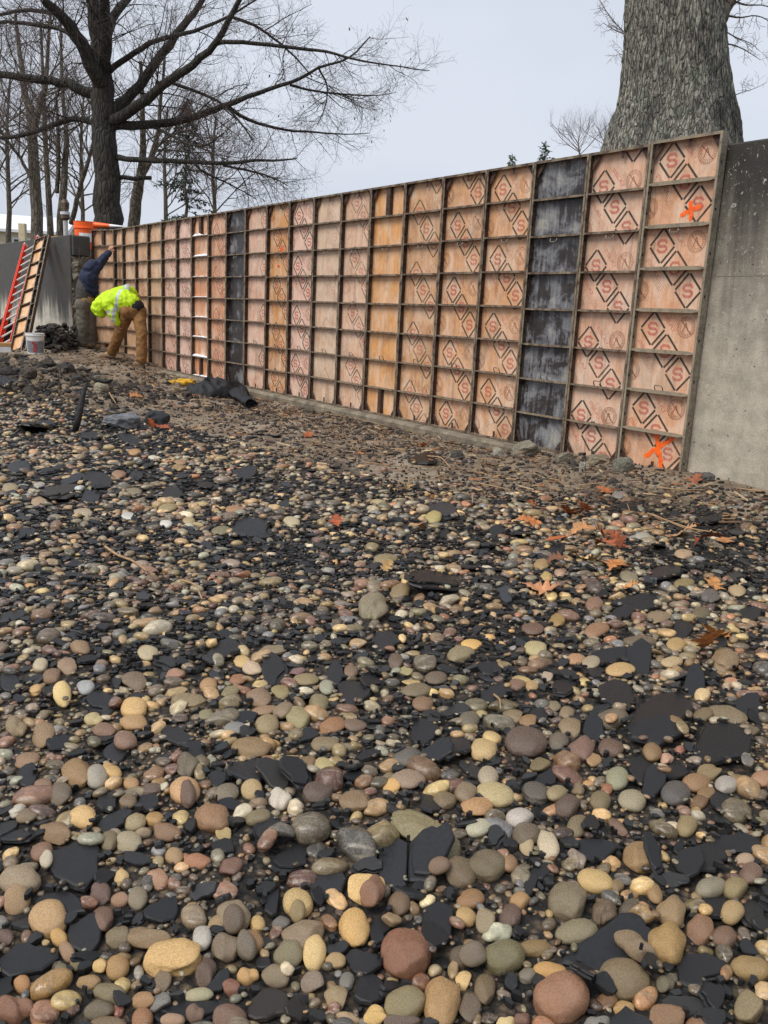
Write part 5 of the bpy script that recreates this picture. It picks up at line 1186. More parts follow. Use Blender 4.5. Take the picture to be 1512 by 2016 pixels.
for q in [(238, 829, 72, 40, '83868a', 'grey angular boulder lying in front of the dark heap'), (302, 822, 62, 40, '34363a', 'dark shale chunk right of the grey angular boulder'), (31, 760, 36, 52, '8f7e68', 'upright tan rock on the dark heap at far left'), (117, 780, 36, 20, '9a8a72', 'tan rock half buried in the dark heap'), (195, 764, 34, 26, 'a99d86', 'pale lump of concrete just right of the charred log'), (55, 735, 40, 26, '4f453c', 'brown clod on top of the heap below the plank'),
          (980, 893, 26, 24, 'a59f90', 'small pale concrete lump at the foot of the black panel'), (1040, 884, 62, 34, '8d8574', 'rough concrete lump against the near black panel'), (1112, 902, 40, 26, '8a8170', 'crumbly mortar lump under the pink panel'), (1228, 915, 44, 40, '7d7a6c', 'greenish broken concrete chunk under the two spray-painted crosses'), (1146, 920, 16, 30, 'a39d90', 'small upright pale stone in front of the pink panel'), (1180, 905, 50, 22, '93876f', 'long mortar lump between pink panel and concrete chunk'), (1440, 932, 26, 30, '77604a', 'brown clod at the foot of the right concrete wall'), (1385, 940, 46, 20, '5f5d58', 'dark rubble piece at the end of the form wall'), (900, 895, 30, 18, '55524c', 'dark stone on the mud before the printed panels')]:
    rock('rubble_chunk', *q[:5], q[5], int(q[0]))
# heaped dark clods (too many to count)
def clods():
    rg = np.random.default_rng(77); V = []; F = []; C = []; n = 0
    def put(x, y, r, col, z=None):
        nonlocal n
        v = PV[2][int(rg.integers(NP))]*np.array([1, rg.uniform(.6, 1), rg.uniform(.5, .9)])*r; v = v*(1+rg.normal(0, .16, (len(v), 1))); a = rg.uniform(0, 6.28); c, s = math.cos(a), math.sin(a)
        v = v@np.array([[c, s, 0], [-s, c, 0], [0, 0, 1]]); z = gz(x, y)+r*rg.uniform(-.1, .35) if z is None else z
        V.append(v+np.array([x, y, z])); F.append(ICO[2][1]+n); n += len(v); C.append(np.repeat(np.array(col)[None], len(v), 0))
    pal = [hexc(c) for c in ('3a322b', '4a4037', '2c2824', '5a4c3e', '6a5a48', '34302c', '7a6a56')]
    for _ in range(2400):
        x = rg.normal(-4.4, .8); y = rg.normal(10.5, .85)
        if y < pebble_edge(x)-.2 or x < -6.2: continue
        put(x, y, rg.uniform(.014, .055)*(1 if rg.random() < .90 else 2.0), pal[rg.integers(len(pal))]*rg.uniform(.7, 1.2))
    for _ in range(700):                      # spoil behind the bucket
        t_ = rg.uniform(0, 1); p = at_y(86+t_*52, 690, 15.9); x, y = p[0]+rg.normal(0, .05), p[1]+rg.normal(0, .25); h = .42*(1-((t_-.35)/.75)**2)*rg.random()
        put(x, y, rg.uniform(.02, .07), pal[rg.integers(3)]*rg.uniform(.6, 1.1), gz(x, y)+h)
    for _ in range(260):
        p = at_y(rg.uniform(-25, 16), 640, 17.5); put(p[0], p[1]+rg.normal(0, .2), rg.uniform(.04, .09), pal[rg.integers(3)], gz(p[0], p[1])+rg.uniform(0, .45))
    for _ in range(5200):                     # crumbs of mud along the forms
        u = rg.uniform(.2, 13.4); s = abs(rg.normal(.12, .9))+.12; p = wall_pt(u, s)
        if p[1] < pebble_edge(p[0])-.4: continue
        put(p[0], p[1], rg.uniform(.006, .022)*(1 if rg.random() < .93 else 2.0), pal[rg.integers(len(pal))]*rg.uniform(.9, 1.7))
    o = link('soil_clods', mesh_np('soil_clods', np.concatenate(V), [np.concatenate(F)], False, np.concatenate(C)), mat=M_CLOD); tag(o, 'heaped dark soil clods and crumbs in front of the forms', 'soil', kind='stuff')
def mat_attr(name, rough):
    t = NT(name); a = t.n('ShaderNodeAttribute'); a.attribute_name = 'col'; v = t.coord('Pos'); n = t.noise(v, 70, 5, .7)
    t.set('Base Color', t.mix(1.0, a.outputs['Color'], t.ramp(n, [(.3, .6), (.7, 1.3)]), 'MULTIPLY')); t.set('Roughness', rough); t.bump(n, .5, .01); return t.m
M_CLOD = mat_attr('soil_clod', .8); clods()
# charred log standing out of the heap
M_CHAR = mat_plain('charred_wood', lin('#1e1b19'), .6, .5, 20, .8, .02)
b_ = at_z(150, 838, -.02); Yl = b_[1]; L_ = [at_y(148, 850, Yl), at_y(154, 825, Yl), at_y(160, 795, Yl+.05), at_y(165, 770, Yl+.1), at_y(172, 753, Yl+.14)]
m = MB(); m.tube(L_, np.array([6, 6.5, 6, 5, 3.5])/FPX*Yl, 9); o = m.build('charred_log', M_CHAR, smooth=True); tag(o, 'charred log end sticking up out of the dark heap', 'log')
p = [at_y(x, y, Yl+.3) for x, y in ((176, 742), (188, 748), (208, 752), (222, 748))]; m = MB(); m.tube(p, np.array([2, 4, 4.5, 2])/FPX*Yl, 7); o = m.build('charred_branch', M_CHAR, smooth=True); tag(o, 'short charred branch lying behind the standing log', 'branch')
# reeds and sticks
M_REED = mat_plain('dry_reed', lin('#a58560'), .8, .35, 30, .2, .002)
def stick(seq, r, label, seed=0, mat=None):
    pts = []; rr = random.Random(seed)
    for x, y in seq:
        P_ = at_z(x, y, -.05)
        for _ in range(5): P_ = at_z(x, y, gz(P_[0], P_[1])+.03)
        i, j = int((P_[0]-GX0)/GS), int((P_[1]-GY0)/GS)
        if 0 <= i < NX and 0 <= j < NY: P_[2] = max(P_[2]-.01, float(HM[max(0, i-3):i+4, max(0, j-3):j+4].max())+r*.8)
        pts.append(P_)
    if len(pts) == 2: pts.insert(1, (pts[0]+pts[1])/2)
    pts = np.array(pts); q = np.linspace(0, len(pts)-1, 12); P_ = np.array([np.interp(q, np.arange(len(pts)), pts[:, i]) for i in range(3)]).T
    for _ in range(2): P_[1:-1] = .25*P_[:-2]+.5*P_[1:-1]+.25*P_[2:]
    m = MB(); m.tube(P_, np.linspace(r, r*.6, 12), 6); o = m.build('driftwood_stick', mat or M_REED, smooth=True); tag(o, label, 'stick')
stick([(207, 1072), (232, 1092), (262, 1108), (290, 1124)], .007, 'curved brown stick on the pebbles at left')
stick([(360, 1140), (385, 1150), (398, 1175)], .005, 'thin hooked twig left of the picture centre')
stick([(1275, 1010), (1360, 1040), (1420, 1047)], .006, 'long dry reed among the leaves at right')
stick([(1283, 1008), (1330, 1032), (1378, 1050)], .004, 'thinner reed lying along the long dry reed')
stick([(935, 947), (1005, 963)], .006, 'short reed on pale sand right of centre')
stick([(1140, 953), (1192, 947)], .005, 'reed lying below the concrete chunk')
stick([(1295, 957), (1350, 962), (1390, 961)], .006, 'reed bundle at the foot of the wall end')
stick([(842, 901), (868, 908), (888, 920)], .007, 'short pale stick on the mud under the printed panels')
stick([(720, 912), (790, 916), (872, 918)], .005, 'long thin reed lying on the mud before the orange panel')
stick([(973, 1362), (984, 1380), (985, 1402)], .004, 'short pale straw on dark slate, right of centre')
stick([(1235, 1045), (1290, 1042)], .005, 'grey twig beside the round grey pebble')
stick([(640, 812), (700, 822), (760, 836)], .005, 'reed lying along the footing near the middle')
stick([(1500, 965), (1450, 958)], .007, 'reed at the right picture edge')
stick([(215, 772), (228, 792)], .008, 'pale splinter stuck in the heap')
stick([(240, 730), (255, 722)], .006, 'orange splinter at the bending worker')
stick([(480, 818), (520, 828), (560, 826)], .004, 'thin dark twig right of the dropped jacket', mat=M_CHAR)
# straw litter in the mud (uncountable)
def litter():
    rg = np.random.default_rng(5); V = []; F = []; C = []; n = 0; pal = [hexc(c) for c in ('8a6a48', 'a5855c', '6a4c34', 'b09a78', '5a3c2a', '96603a', '3a332c')]
    for _ in range(3800):
        u = rg.uniform(.5, 14.0); s = abs(rg.normal(.2, 1.3))+.12; p = wall_pt(u, s)
        if p[1] < pebble_edge(p[0])-.5: continue
        i, j = int((p[0]-GX0)/GS), int((p[1]-GY0)/GS); z = float(HM[i, j]) if 0 <= i < NX and 0 <= j < NY else gz(p[0], p[1])
        a = rg.uniform(0, 3.14); L = rg.uniform(.02, .13); w = rg.uniform(.002, .007) if rg.random() < .7 else rg.uniform(.01, .02); d = np.array([math.cos(a), math.sin(a), rg.normal(0, .12)])*L/2; e = np.array([-math.sin(a), math.cos(a), rg.normal(0, .2)])*w/2
        c = np.array([p[0], p[1], z+.006+abs(d[2])]); up = np.array([0, 0, w*.5])
        V += [c-d-e, c+d-e, c+d+e, c-d+e, c-d+up, c+d+up]; F += [(n, n+1, n+5, n+4), (n+3, n+4, n+5, n+2)]; n += 6; k = pal[rg.integers(len(pal))]*rg.uniform(.6, 1.2); C += [k]*6
    o = link('straw_litter', mesh_np('straw_litter', np.array(V), [np.array(F)], False, np.array(C)), mat=M_CLOD); tag(o, 'straw bits and wood chips strewn over the mud', 'litter', kind='stuff')
litter()
# oak leaves
def leaf_mesh(seed):
    rr = random.Random(seed); V = []; half = []
    prof = [(0, .03), (.12, .05), (.2, .16), (.27, .10), (.38, .34), (.46, .15), (.58, .46), (.66, .18), (.76, .38), (.82, .16), (.90, .20), (1.0, .0)]
    n = len(prof)
    for s in (1, -1):
        for t_, w in prof: V.append((s*w*rr.uniform(.8, 1.15), t_-.5+.02*s*rr.random(), .20*w*w*3*rr.uniform(.2, 2.0)+.16*math.sin(t_*4+seed)))
    for t_, w in prof: V.append((0, t_-.5, .16*math.sin(t_*4+seed)))
    F = []
    for i in range(n-1): F += [(2*n+i, i, i+1, 2*n+i+1), (2*n+i, 2*n+i+1, n+i+1, n+i)]
    b = len(V); V += [(-.012, -.5, .02), (.012, -.5, .02), (.008, -.78, .06), (-.008, -.78, .06)]; F.append((b, b+1, b+2, b+3))
    return mesh_np('oak_leaf', np.array(V), [np.array(F)])
def mat_leaf():
    t = NT('dead_oak_leaf'); v = t.coord('Object'); n = t.noise(v, 5, 4, .6); c = t.mix(1.0, t.objcol(), t.ramp(n, [(.3, .6), (.7, 1.25)]), 'MULTIPLY'); t.set('Base Color', c); t.set('Roughness', .55); t.bump(t.noise(v, 14, 4, .6), .4, .02); return t.m
M_LEAF = mat_leaf(); LMSH = [leaf_mesh(i) for i in range(5)]
for q in LMSH: q.materials.append(M_LEAF)
LV = [(826, 1032, 26, 'b98a5c', 'pale tan leaf on the shingle left of the golden stone'), (1041, 1024, 32, 'c77a42', 'spiky orange oak leaf standing alone above centre right'), (1049, 989, 16, 'b8683a', 'small orange leaf nearest the pink form panel'), (1125, 1000, 36, 'a85c34', 'rust-brown leaf in the upper clump'), (1152, 998, 30, 'b5673a', 'orange-brown leaf at the right of the upper clump'), (1146, 1043, 36, 'c28a58', 'tan leaf below the upper clump'), (1094, 1064, 32, 'b5622f', 'bright orange oak leaf left of the leaf pile'), (1150, 1088, 42, 'd2b07c', 'pale yellow oak leaf below the leaf pile'), (1200, 1050, 44, 'b06a42', 'tan-orange leaf on top of the leaf pile'), (1222, 1066, 42, '98502f', 'red-brown leaf in the middle of the leaf pile'), (1190, 1068, 36, 'a35a36', 'brown leaf at the left of the leaf pile'), (1210, 1107, 44, 'c07a40', 'orange leaf lying under the leaf pile'), (1065, 1150, 48, 'bf865c', 'pinkish tan leaf flat on slate right of centre'), (1237, 1150, 26, 'c58a4e', 'small ochre leaf between pebbles at right'), (1344, 1047, 36, 'b88c64', 'faded tan leaf at the end of the thin reed'), (1393, 1067, 46, '8f3f26', 'dark red leaf near the right edge'), (1428, 1061, 26, 'b27848', 'narrow ochre leaf right of the dark red leaf'), (1409, 1147, 36, 'c48a50', 'lone ochre oak leaf on slate at right'), (1414, 1240, 46, 'c9823f', 'bright orange leaf, upper of the pair at lower right'), (1390, 1268, 46, 'b8743c', 'orange-brown leaf, lower of the pair at lower right'), (1095, 1102, 30, '7d5236', 'curled brown leaf left of the pale yellow leaf'), (1189, 962, 24, 'b0683c', 'small leaf below the concrete chunk'), (663, 1027, 26, 'a8552e', 'red-orange leaf on shingle left of centre'), (760, 1110, 22, 'b5925c', 'small tan leaf near the picture centre'), (300, 835, 22, 'b05a2c', 'orange leaf under the dark shale chunk'), (265, 800, 20, 'b5763e', 'ochre leaf behind the grey boulder'), (322, 838, 20, '9a4c28', 'rust leaf right of the dark shale chunk'), (606, 852, 20, 'a8582c', 'orange leaf on mud right of the jacket'), (828, 871, 18, 'b8692f', 'orange leaf on mud under the orange panel'), (1365, 960, 26, '8a4f30', 'brown leaf at the end of the form wall')]
for i, (x, y, w, c, lab) in enumerate(LV):
    P_ = at_z(x, y, -.03)
    for _ in range(4): P_ = at_z(x, y, gz(P_[0], P_[1])+.04)
    ii, jj = int((P_[0]-GX0)/GS), int((P_[1]-GY0)/GS)
    if 3 < ii < NX-4 and 3 < jj < NY-4: P_[2] = float(np.percentile(HM[ii-5:ii+6, jj-5:jj+6], 94))+.012
    S = w*1.15*project(P_)[2]/FPX; rr = random.Random(i); o = link('oak_leaf', LMSH[i % 5], color=hexc(c, 1.0)); o.location = P_; o.scale = (S*1.4,)*3; o.rotation_euler = (rr.uniform(.15, .6), rr.uniform(-.4, .4), rr.uniform(0, 6.28)); tag(o, lab, 'leaf', 'fallen oak leaves')
# dead weed tuft on the sand
M_DRY = mat_plain('dry_weed', lin('#b09468'), .8, .3, 30, 0)
P_ = at_z(802, 968, -.07); o = empty('weed_tuft', tuple(P_), label='dry pale weed tuft standing on the sand above centre', cat='plant'); rr = random.Random(8)
for k in range(9):
    a = rr.uniform(0, 6.28); L = rr.uniform(.05, .12); m = MB(); m.tube([(0, 0, 0), (.25*L*math.cos(a), .25*L*math.sin(a), L*.6), (.8*L*math.cos(a), .8*L*math.sin(a), L*.8)], [.004, .0035, .002], 4); m.build('stem', M_DRY, o)
# ------------------------------------------------------------------ people and cloth
def fuse(name, caps, voxel, mat, parent, smooth=5, mats=None, pick=None, wrinkle=0, seed=0, origin=(0, 0, 0)):
    """tapered capsules (a, b, ra, rb[, flat]) melted into one continuous surface"""
    m = MB(); V0 = []; F0 = []
    sv, sf = ICO[3]
    for c in caps:
        a, b, ra, rb = np.array(c[0], float), np.array(c[1], float), c[2], c[3]
        k = max(2, int(np.linalg.norm(b-a)/(.35*min(ra, rb)))+1)
        for t in np.linspace(0, 1, k):
            base = len(V0); r = ra+(rb-ra)*t; V0 += [tuple(q) for q in sv*r+(a+(b-a)*t)]; F0 += [tuple(int(i)+base for i in f) for f in sf]
    me = bpy.data.meshes.new(name); me.from_pydata(V0, [], F0); ob = bpy.data.objects.new(name, me); COL.objects.link(ob)
    md = ob.modifiers.new('r', 'REMESH'); md.mode = 'VOXEL'; md.voxel_size = voxel; md2 = ob.modifiers.new('s', 'SMOOTH'); md2.iterations = smooth; md2.factor = .6
    dg = bpy.context.evaluated_depsgraph_get(); ev = bpy.data.meshes.new_from_object(ob.evaluated_get(dg)); bpy.data.objects.remove(ob); bpy.data.meshes.remove(me)
    n = len(ev.vertices); co = np.empty(n*3, np.float32); ev.vertices.foreach_get('co', co); co = co.reshape(-1, 3); nr = np.empty(n*3, np.float32); ev.vertices.foreach_get('normal', nr); nr = nr.reshape(-1, 3)
    if wrinkle:
        w = np.array([1-2*abs(mnoise.noise(Vector((p[0]*9+seed, p[1]*9, p[2]*11+p[0]*5)))) + .6*mnoise.noise(Vector((p[0]*22, p[1]*22+seed, p[2]*20))) for p in co]); co = co+nr*(w*wrinkle)[:, None]
    ev.vertices.foreach_set('co', (co-np.array(origin)).astype(np.float32).ravel()); ev.name = name
    for p in ev.polygons: p.use_smooth = True
    ev.materials.clear()
    for q in (mats or [mat]): ev.materials.append(q)
    if pick:
        for p in ev.polygons: p.material_index = pick(np.array(p.center)+np.array(origin))
    ev.update(); return link(name, ev, parent)
def cloth_mat(name, col, var=.3, rough=.85):
    t = NT(name); v = t.coord('Object'); n = t.noise(v, 7, 5, .65); f = t.noise(v, 60, 4, .6)
    c = t.mix(1.0, col, t.ramp(n, [(.3, 1-var), (.7, 1+var*.5)]), 'MULTIPLY'); t.set('Base Color', c); t.set('Roughness', rough); t.bump(t.math('ADD', n, t.math('MULTIPLY', f, .3)), .5, .02); return t.m
M_SKIN = cloth_mat('skin', lin('#b98468'), .1, .5); M_HIVIS = cloth_mat('hi_vis_yellow', lin('#c8f015', .95), .18, .7); M_SILVER = cloth_mat('silver_tape', lin('#b9c0bd'), .1, .35); M_TANP = cloth_mat('brown_work_cloth', lin('#8a6236', .95), .35); M_BLK = cloth_mat('black_cloth', lin('#17171b'), .2); M_BOOT = cloth_mat('tan_boot', lin('#8a7257'), .3)
M_NAVY = cloth_mat('navy_fleece', lin('#232e48', .9), .35); M_GREYV = cloth_mat('grey_vest_cloth', lin('#4f4a48', .9), .3); M_GREYP = cloth_mat('grey_work_trousers', lin('#6d675b', .95), .5); M_BELT = cloth_mat('tan_belt', lin('#a08558'), .2)
def foot_on(px, s):
    lo, hi = -3., 4.
    for _ in range(40):
        mid = (lo+hi)/2
        if project(wall_pt(mid, s, 0))[0] < px: lo = mid
        else: hi = mid
    p = wall_pt(lo, s); p[2] = gz(p[0], p[1]); return p
def hand(wrist, d, palmn, scale=1.0, curl=.9):
    """palm and five bent fingers as capsules; d: pointing direction, palmn: palm normal"""
    d = np.array(d, float)/np.linalg.norm(d); n = np.array(palmn, float); n -= d*(n@d); n /= np.linalg.norm(n); s = np.cross(d, n); S = scale; out = [(wrist, wrist+d*.05*S, .027*S, .034*S)]
    for k, (o_, L) in enumerate(((-.030, .068), (-.010, .078), (.010, .074), (.030, .060))):
        p = wrist+d*.085*S+s*o_*S; q = p+(d*math.cos(curl*.5)+n*math.sin(curl*.5))*L*.5*S; r = q+(d*math.cos(curl*1.6)+n*math.sin(curl*1.6))*L*.5*S
        out += [(wrist+d*.04*S+s*o_*.8*S, p, .016*S, .0105*S), (p, q, .0105*S, .0095*S), (q, r, .0095*S, .008*S)]
    p = wrist+d*.03*S-s*.03*S; q = p+(d*.5-s*.7+n*.3)*.045*S; r = q+(d*.8-s*.1+n*.4)*.032*S; out += [(wrist+d*.02*S, p, .018*S, .014*S), (p, q, .013*S, .011*S), (q, r, .011*S, .009*S)]
    return out
def head(c, fwd, up, s=1.0):
    f = np.array(fwd, float)/np.linalg.norm(fwd); u = np.array(up, float); u -= f*(u@f); u /= np.linalg.norm(u); r = np.cross(f, u); c = np.array(c, float)
    return [(c+u*.02, c-u*.02-f*.01, .082, .080), (c-u*.05+f*.025, c-u*.085+f*.045, .055, .038), (c+f*.085-u*.005, c+f*.105-u*.028, .012, .016), (c+r*.082-u*.01, c+r*.084-u*.03, .016, .014), (c-r*.082-u*.01, c-r*.084-u*.03, .016, .014), (c+f*.078-u*.052+r*.018, c+f*.078-u*.052-r*.018, .009, .009), (c+f*.072+r*.032+u*.006, c+f*.073+r*.032, .012, .012), (c+f*.072-r*.032+u*.006, c+f*.073-r*.032, .012, .012), (c-u*.06-f*.02, c-u*.15-f*.04, .055, .058)]

def bending_worker():
    fr, fl = foot_on(279, .34), foot_on(219, .62); YR, YL = fr[1], fl[1]; YM = (YR+YL)/2
    g = lambda x, y, dy=0: at_y(x, y, YM+dy)
    o = empty('person', tuple(fr), label='worker in hi-vis yellow jacket and brown trousers bending at the forms', cat='person'); og = np.array(fr)
    dyR, dyL = YR-YM, YL-YM
    hipR, hipL = g(272, 612, .02), g(251, 613, -.06); kR, kL = g(279, 657, dyR*.6-.03), g(235, 657, dyL*.6-.08); aR, aL = fr+np.array([0, 0, .10]), fl+np.array([.02, 0, .10])
    tR, tL = fr+np.array([-.10, -.02, .045]), fl+np.array([-.15, -.03, .045])
    waist, mid, sho, neck, hd = g(266, 603), g(243, 592, .02), g(216, 591, .04), g(204, 596, .04), g(195, 606, .04)
    aR1, aR2, aR3 = g(224, 581, .16), g(250, 571, .26), g(268, 580, .40); aL1, aL2, aL3 = g(214, 600, -.12), g(222, 617, -.14), g(231, 634, -.10)
    body = [(hipR, kR, .085, .06), (kR, aR, .058, .045), (hipL, kL, .085, .06), (kL, aL, .058, .045), (aR, tR, .042, .035), (aL, tL, .042, .035), (hipR, hipL, .11, .11), ((hipR+hipL)/2, waist, .12, .12), (waist, mid, .13, .14), (mid, sho, .14, .13), (sho, neck, .09, .055),
            (sho, aR1, .08, .06), (aR1, aR2, .055, .042), (aR2, aR3, .042, .03), (sho, aL1, .08, .06), (aL1, aL2, .055, .042), (aL2, aL3, .042, .03)] + head(hd+np.array([0, 0, .01]), (-.6, .1, -.8), (-.8, 0, .6)) + hand(aR3, (.5, .7, -.2), (0, .4, -1)) + hand(aL3, (.3, .3, -1), (1, 0, 0))
    fuse('body', body, .010, M_SKIN, o, 3, origin=og)
    fuse('trousers', [(hipR, kR, .118, .088), (kR, aR+np.array([0, 0, .02]), .088, .085), (hipL, kL, .118, .088), (kL, aL+np.array([0, 0, .02]), .088, .085), (hipR, hipL, .135, .135), ((hipR+hipL)/2, g(266, 607), .15, .15)], .014, M_TANP, o, 5, wrinkle=.011, seed=2, origin=og)
    fuse('undershirt', [(g(266, 606), g(258, 600), .163, .165)], .014, M_BLK, o, 4, origin=og)
    ax = (sho-waist)/np.linalg.norm(sho-waist); Lx = np.linalg.norm(sho-waist)
    axa = (aR2-aR1)/np.linalg.norm(aR2-aR1); axl = (aL3-aL1)/np.linalg.norm(aL3-aL1)
    def pick(c):
        t = (c-waist)@ax
        if (c-aR1)@axa > .20 and np.linalg.norm(c-aR2) < .16 and .20 < (c-aR1)@axa < .28: return 1
        if np.linalg.norm((c-aL1)-axl*((c-aL1)@axl)) < .11 and .08 < (c-aL1)@axl < .14 and c[1] < YM-.03: return 1
        if .50*Lx < t < .50*Lx+.055 : return 1
        return 0
    fuse('hi_vis_jacket', [(g(256, 598), mid, .172, .190), (mid, sho, .190, .165), (sho, neck, .155, .12), (neck, hd, .125, .125), (hd, g(198, 616, .03), .12, .085), (sho+np.array([.05, 0, .03]), aR1, .12, .10), (aR1, aR2, .10, .085), (aR2, aR3-(aR3-aR2)*.2, .085, .06), (sho, aL1, .12, .10), (aL1, aL2, .095, .08), (aL2, aL3, .08, .06), (g(236, 606), g(226, 612, -.04), .12, .10)], .014, None, o, 5, mats=[M_HIVIS, M_SILVER], pick=pick, wrinkle=.015, seed=5, origin=og)
    for a_, t_ in ((aR, tR), (aL, tL)): fuse('boot', [(a_+np.array([0, 0, .02]), a_-np.array([0, 0, .04]), .062, .058), (a_-np.array([0, 0, .045]), t_, .056, .05)], .012, M_BOOT, o, 3, origin=og)
bending_worker()
def hooded_worker():
    YB = 16.55; g = lambda x, y, dy=0: at_y(x, y, YB+dy)
    f1, f2 = g(163, 694), g(179, 696, .12)
    for f in (f1, f2): f[2] = gz(f[0], f[1])
    o = empty('person', tuple(f1), label='worker in navy hood and grey trousers reaching up to the corner panel', cat='person'); og = np.array(f1)
    h1, h2 = g(163, 600, -.02), g(174, 600, .10); k1, k2 = g(163, 644, -.03), g(177, 644, .10); a1, a2 = f1+np.array([0, 0, .1]), f2+np.array([0, 0, .1]); t1, t2 = f1+np.array([.12, .06, .045]), f2+np.array([.13, .05, .045])
    waist, mid, chest, neck, hd = g(168, 588), g(169, 572), g(175, 548), g(179, 531, .02), g(183, 524, .06)
    s_r, e_r, w_r = g(187, 531, .05), g(201, 512, .20), g(214.5, 497, .36); s_l, e_l, w_l = g(168, 540, .10), g(176, 566, .30), g(186, 556, .48)
    body = [(h1, k1, .09, .062), (k1, a1, .06, .045), (h2, k2, .09, .062), (k2, a2, .06, .045), (a1, t1, .042, .035), (a2, t2, .042, .035), (h1, h2, .11, .11), ((h1+h2)/2, waist, .12, .115), (waist, mid, .12, .13), (mid, chest, .13, .13), (chest, neck, .10, .055), (chest, s_r, .09, .065), (s_r, e_r, .056, .044), (e_r, w_r, .043, .031), (chest, s_l, .09, .065), (s_l, e_l, .056, .044), (e_l, w_l, .043, .031)] + head(hd, (.6, .7, .1), (0, 0, 1)) + hand(w_r, (.32, .25, .92), (.3, .9, -.1), 1.15, .8) + hand(w_l, (.4, .8, .3), (0, 0, -1))
    fuse('body', body, .010, M_SKIN, o, 3, origin=og)
    fuse('trousers', [(h1, k1, .130, .105), (k1, a1+np.array([0, 0, .0]), .105, .105), (h2, k2, .130, .105), (k2, a2, .105, .10), (h1, h2, .145, .145), ((h1+h2)/2, g(168, 592), .15, .15)], .014, M_GREYP, o, 5, wrinkle=.008, seed=9, origin=og)
    fuse('belt', [(g(168, 590), g(168, 588.5), .156, .156)], .013, M_BELT, o, 3, origin=og)
    fuse('vest', [(g(167, 584), g(167, 570), .158, .165), (g(167, 570), g(172, 552), .165, .15)], .014, M_GREYV, o, 5, wrinkle=.008, seed=3, origin=og)
    fuse('hooded_jacket', [(g(175, 566), chest, .150, .175), (chest, neck, .165, .11), (neck, hd, .115, .118), (hd, g(174, 530, -.04), .118, .10), (chest+np.array([.02, 0, .06]), s_r, .13, .105), (s_r, e_r, .10, .082), (e_r, w_r, .082, .052), (chest, s_l, .13, .10), (s_l, e_l, .095, .08), (e_l, w_l, .08, .05), (g(182, 560), g(184, 572), .11, .10)], .014, M_NAVY, o, 5, wrinkle=.011, seed=7, origin=og)
    for a_, t_ in ((a1, t1), (a2, t2)): fuse('boot', [(a_+np.array([0, 0, .02]), a_-np.array([0, 0, .04]), .062, .058), (a_-np.array([0, 0, .045]), t_, .056, .05)], .012, M_BOOT, o, 3, origin=og)
hooded_worker()
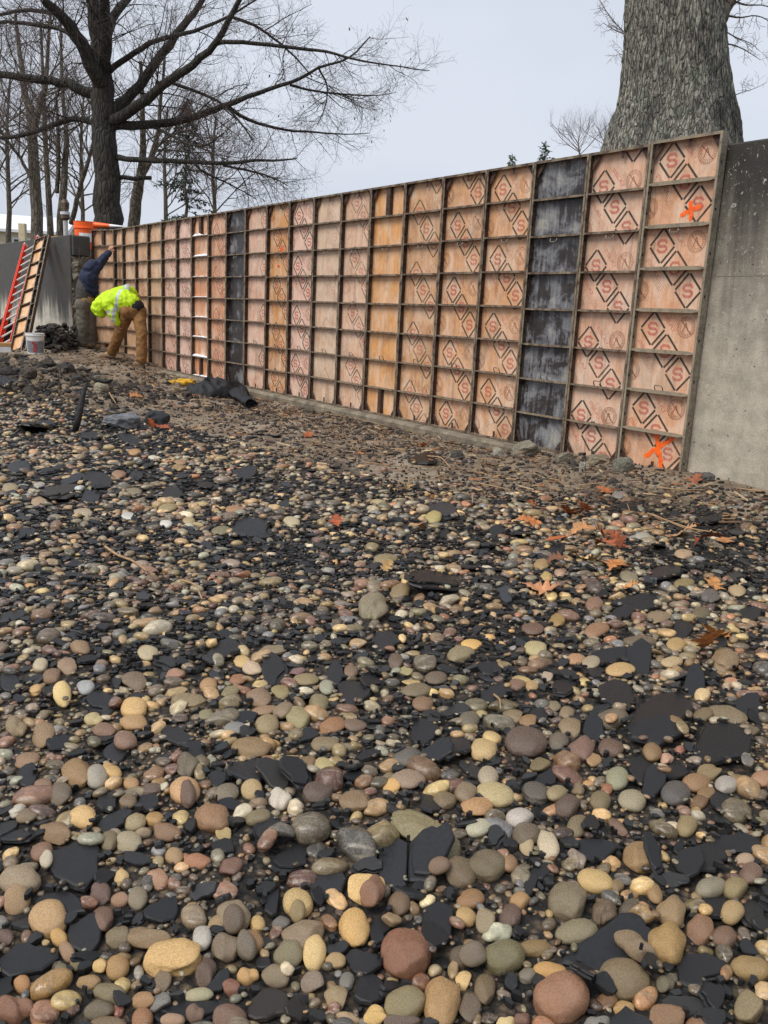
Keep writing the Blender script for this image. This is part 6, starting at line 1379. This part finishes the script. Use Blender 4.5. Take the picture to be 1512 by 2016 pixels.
# dropped jacket
def gpt(px, py, dz=0):
    P_ = at_z(px, py, -.08)
    for _ in range(6): P_ = at_z(px, py, gz(P_[0], P_[1]))
    P_[2] += dz; return P_
def dropped_jacket():
    A, B, Cc = gpt(392, 778), gpt(470, 772), gpt(440, 796); ctr = gpt(430, 780); o = empty('dropped_jacket', tuple(ctr), label='black jacket dropped on the mud before the form wall', cat='jacket')
    sc_ = project(ctr)[2]/FPX; u = np.array([WD[0]*.55+.45, WD[1]*.55, 0.]); u /= np.linalg.norm(u); v = np.array([-u[1], u[0], 0]); nx, ny = 60, 40; V = []; hw, hd_ = 60*sc_, .52
    for j in range(ny+1):
        for i in range(nx+1):
            x, y = 2*i/nx-1, 2*j/ny-1; r = max(abs(x)**2.2+abs(y)**2.2, 1e-6); th = math.atan2(y, x); lim = .86+.14*mnoise.noise(Vector((math.cos(th)*1.6, math.sin(th)*1.6, 3))); e = max(0., 1-r/lim**2)
            q = Vector((x*1.5+.5*y, y*2.3, 1.7)); fold = 1-2.2*abs(mnoise.noise(q)); fold2 = 1-2*abs(mnoise.noise(q*2.1)); h = (e**.40)*(.09+.12*max(0, fold)+.05*fold2)
            k = min(1, lim*1.02/math.sqrt(r)) if r > lim**2 else 1
            p = ctr+u*x*hw*k+v*y*hd_*k; V.append(tuple(np.array([p[0], p[1], gz(p[0], p[1])+h+.006-(.03 if e <= 0 else 0)])-ctr))
    F = [(j*(nx+1)+i, j*(nx+1)+i+1, (j+1)*(nx+1)+i+1, (j+1)*(nx+1)+i) for j in range(ny) for i in range(nx)]
    m = MB(); m.add(V, F); b = m.build('jacket_body', M_BLKC, o, smooth=True)
    seq = [gpt(432, 768, .09), gpt(446, 772, .10), gpt(460, 782, .085), gpt(474, 792, .075), gpt(488, 801, .07), gpt(493, 805, .07)]; pts = np.array(seq)-ctr; q = np.linspace(0, len(pts)-1, 26); P_ = np.array([np.interp(q, np.arange(len(pts)), pts[:, i]) for i in range(3)]).T
    rad = np.interp(q, np.arange(6), [.06, .085, .095, .085, .075, .073]); vv, qq = tube_arrays(P_, rad, 20); cl = np.repeat(P_, 20, 0); vv = cl+(vv-cl)*np.array([1.1, 1.1, .62]); vv = vv+np.array([mnoise.noise_vector(Vector(p*11)) for p in vv])*.035+np.array([mnoise.noise_vector(Vector(p*28)) for p in vv])*.012; vv[:, 2] = np.maximum(vv[:, 2], np.array([gz(p[0]+ctr[0], p[1]+ctr[1]) for p in vv])-ctr[2]+.004)
    m = MB(); m.add([tuple(p) for p in vv], [tuple(f) for f in qq]); inner = len(m.v); last = vv[-20:]; c = last.mean(0); d_ = (P_[-1]-P_[-4]); d_ /= np.linalg.norm(d_); m.v += [tuple(c+(p-c)*.86-d_*.07) for p in last]; n0 = len(vv)-20
    m.f += [[n0+i, n0+(i+1) % 20, inner+(i+1) % 20, inner+i] for i in range(20)]; m.f.append([inner+i for i in range(20)]); m.build('sleeve', M_BLKC, o, smooth=True)
M_BLKC = cloth_mat('black_jacket_cloth', lin('#1d1f23', .9), .4, .7); dropped_jacket()
M_YGL = cloth_mat('yellow_glove_cloth', lin('#d8a62a', .95), .3)
def gloves():
    for nm, c, s, lab in (('work_glove', (366, 755), 1, 'yellow work glove on the mud, nearer the black jacket'), ('work_glove', (350, 758), -1, 'yellow work glove lying left of the other glove')):
        p = gpt(*c, .03); o = empty(nm, tuple(p), label=lab, cat='glove'); a = .3 if s > 0 else 2.9; d = np.array([math.cos(a), math.sin(a)*.6-.2, 0]); n = np.array([-d[1], d[0], 0]); caps = [(p-d*.05, p+d*.05, .038, .045)]
        for k in (-1.5, -.5, .5, 1.5): q = p+d*.06+n*.022*k; e = q+d*(.07-.01*abs(k))+n*.012*k+np.array([0, 0, .03*math.sin(k*2)]); caps.append((q, e, .016, .014))
        caps.append((p+n*.04, p+n*.075+d*.04+np.array([0, 0, .03]), .017, .014)); caps.append((p-d*.05, p-d*.10, .04, .046)); fuse('glove_shell', caps, .008, M_YGL, o, 3, wrinkle=.004, origin=p)
gloves()
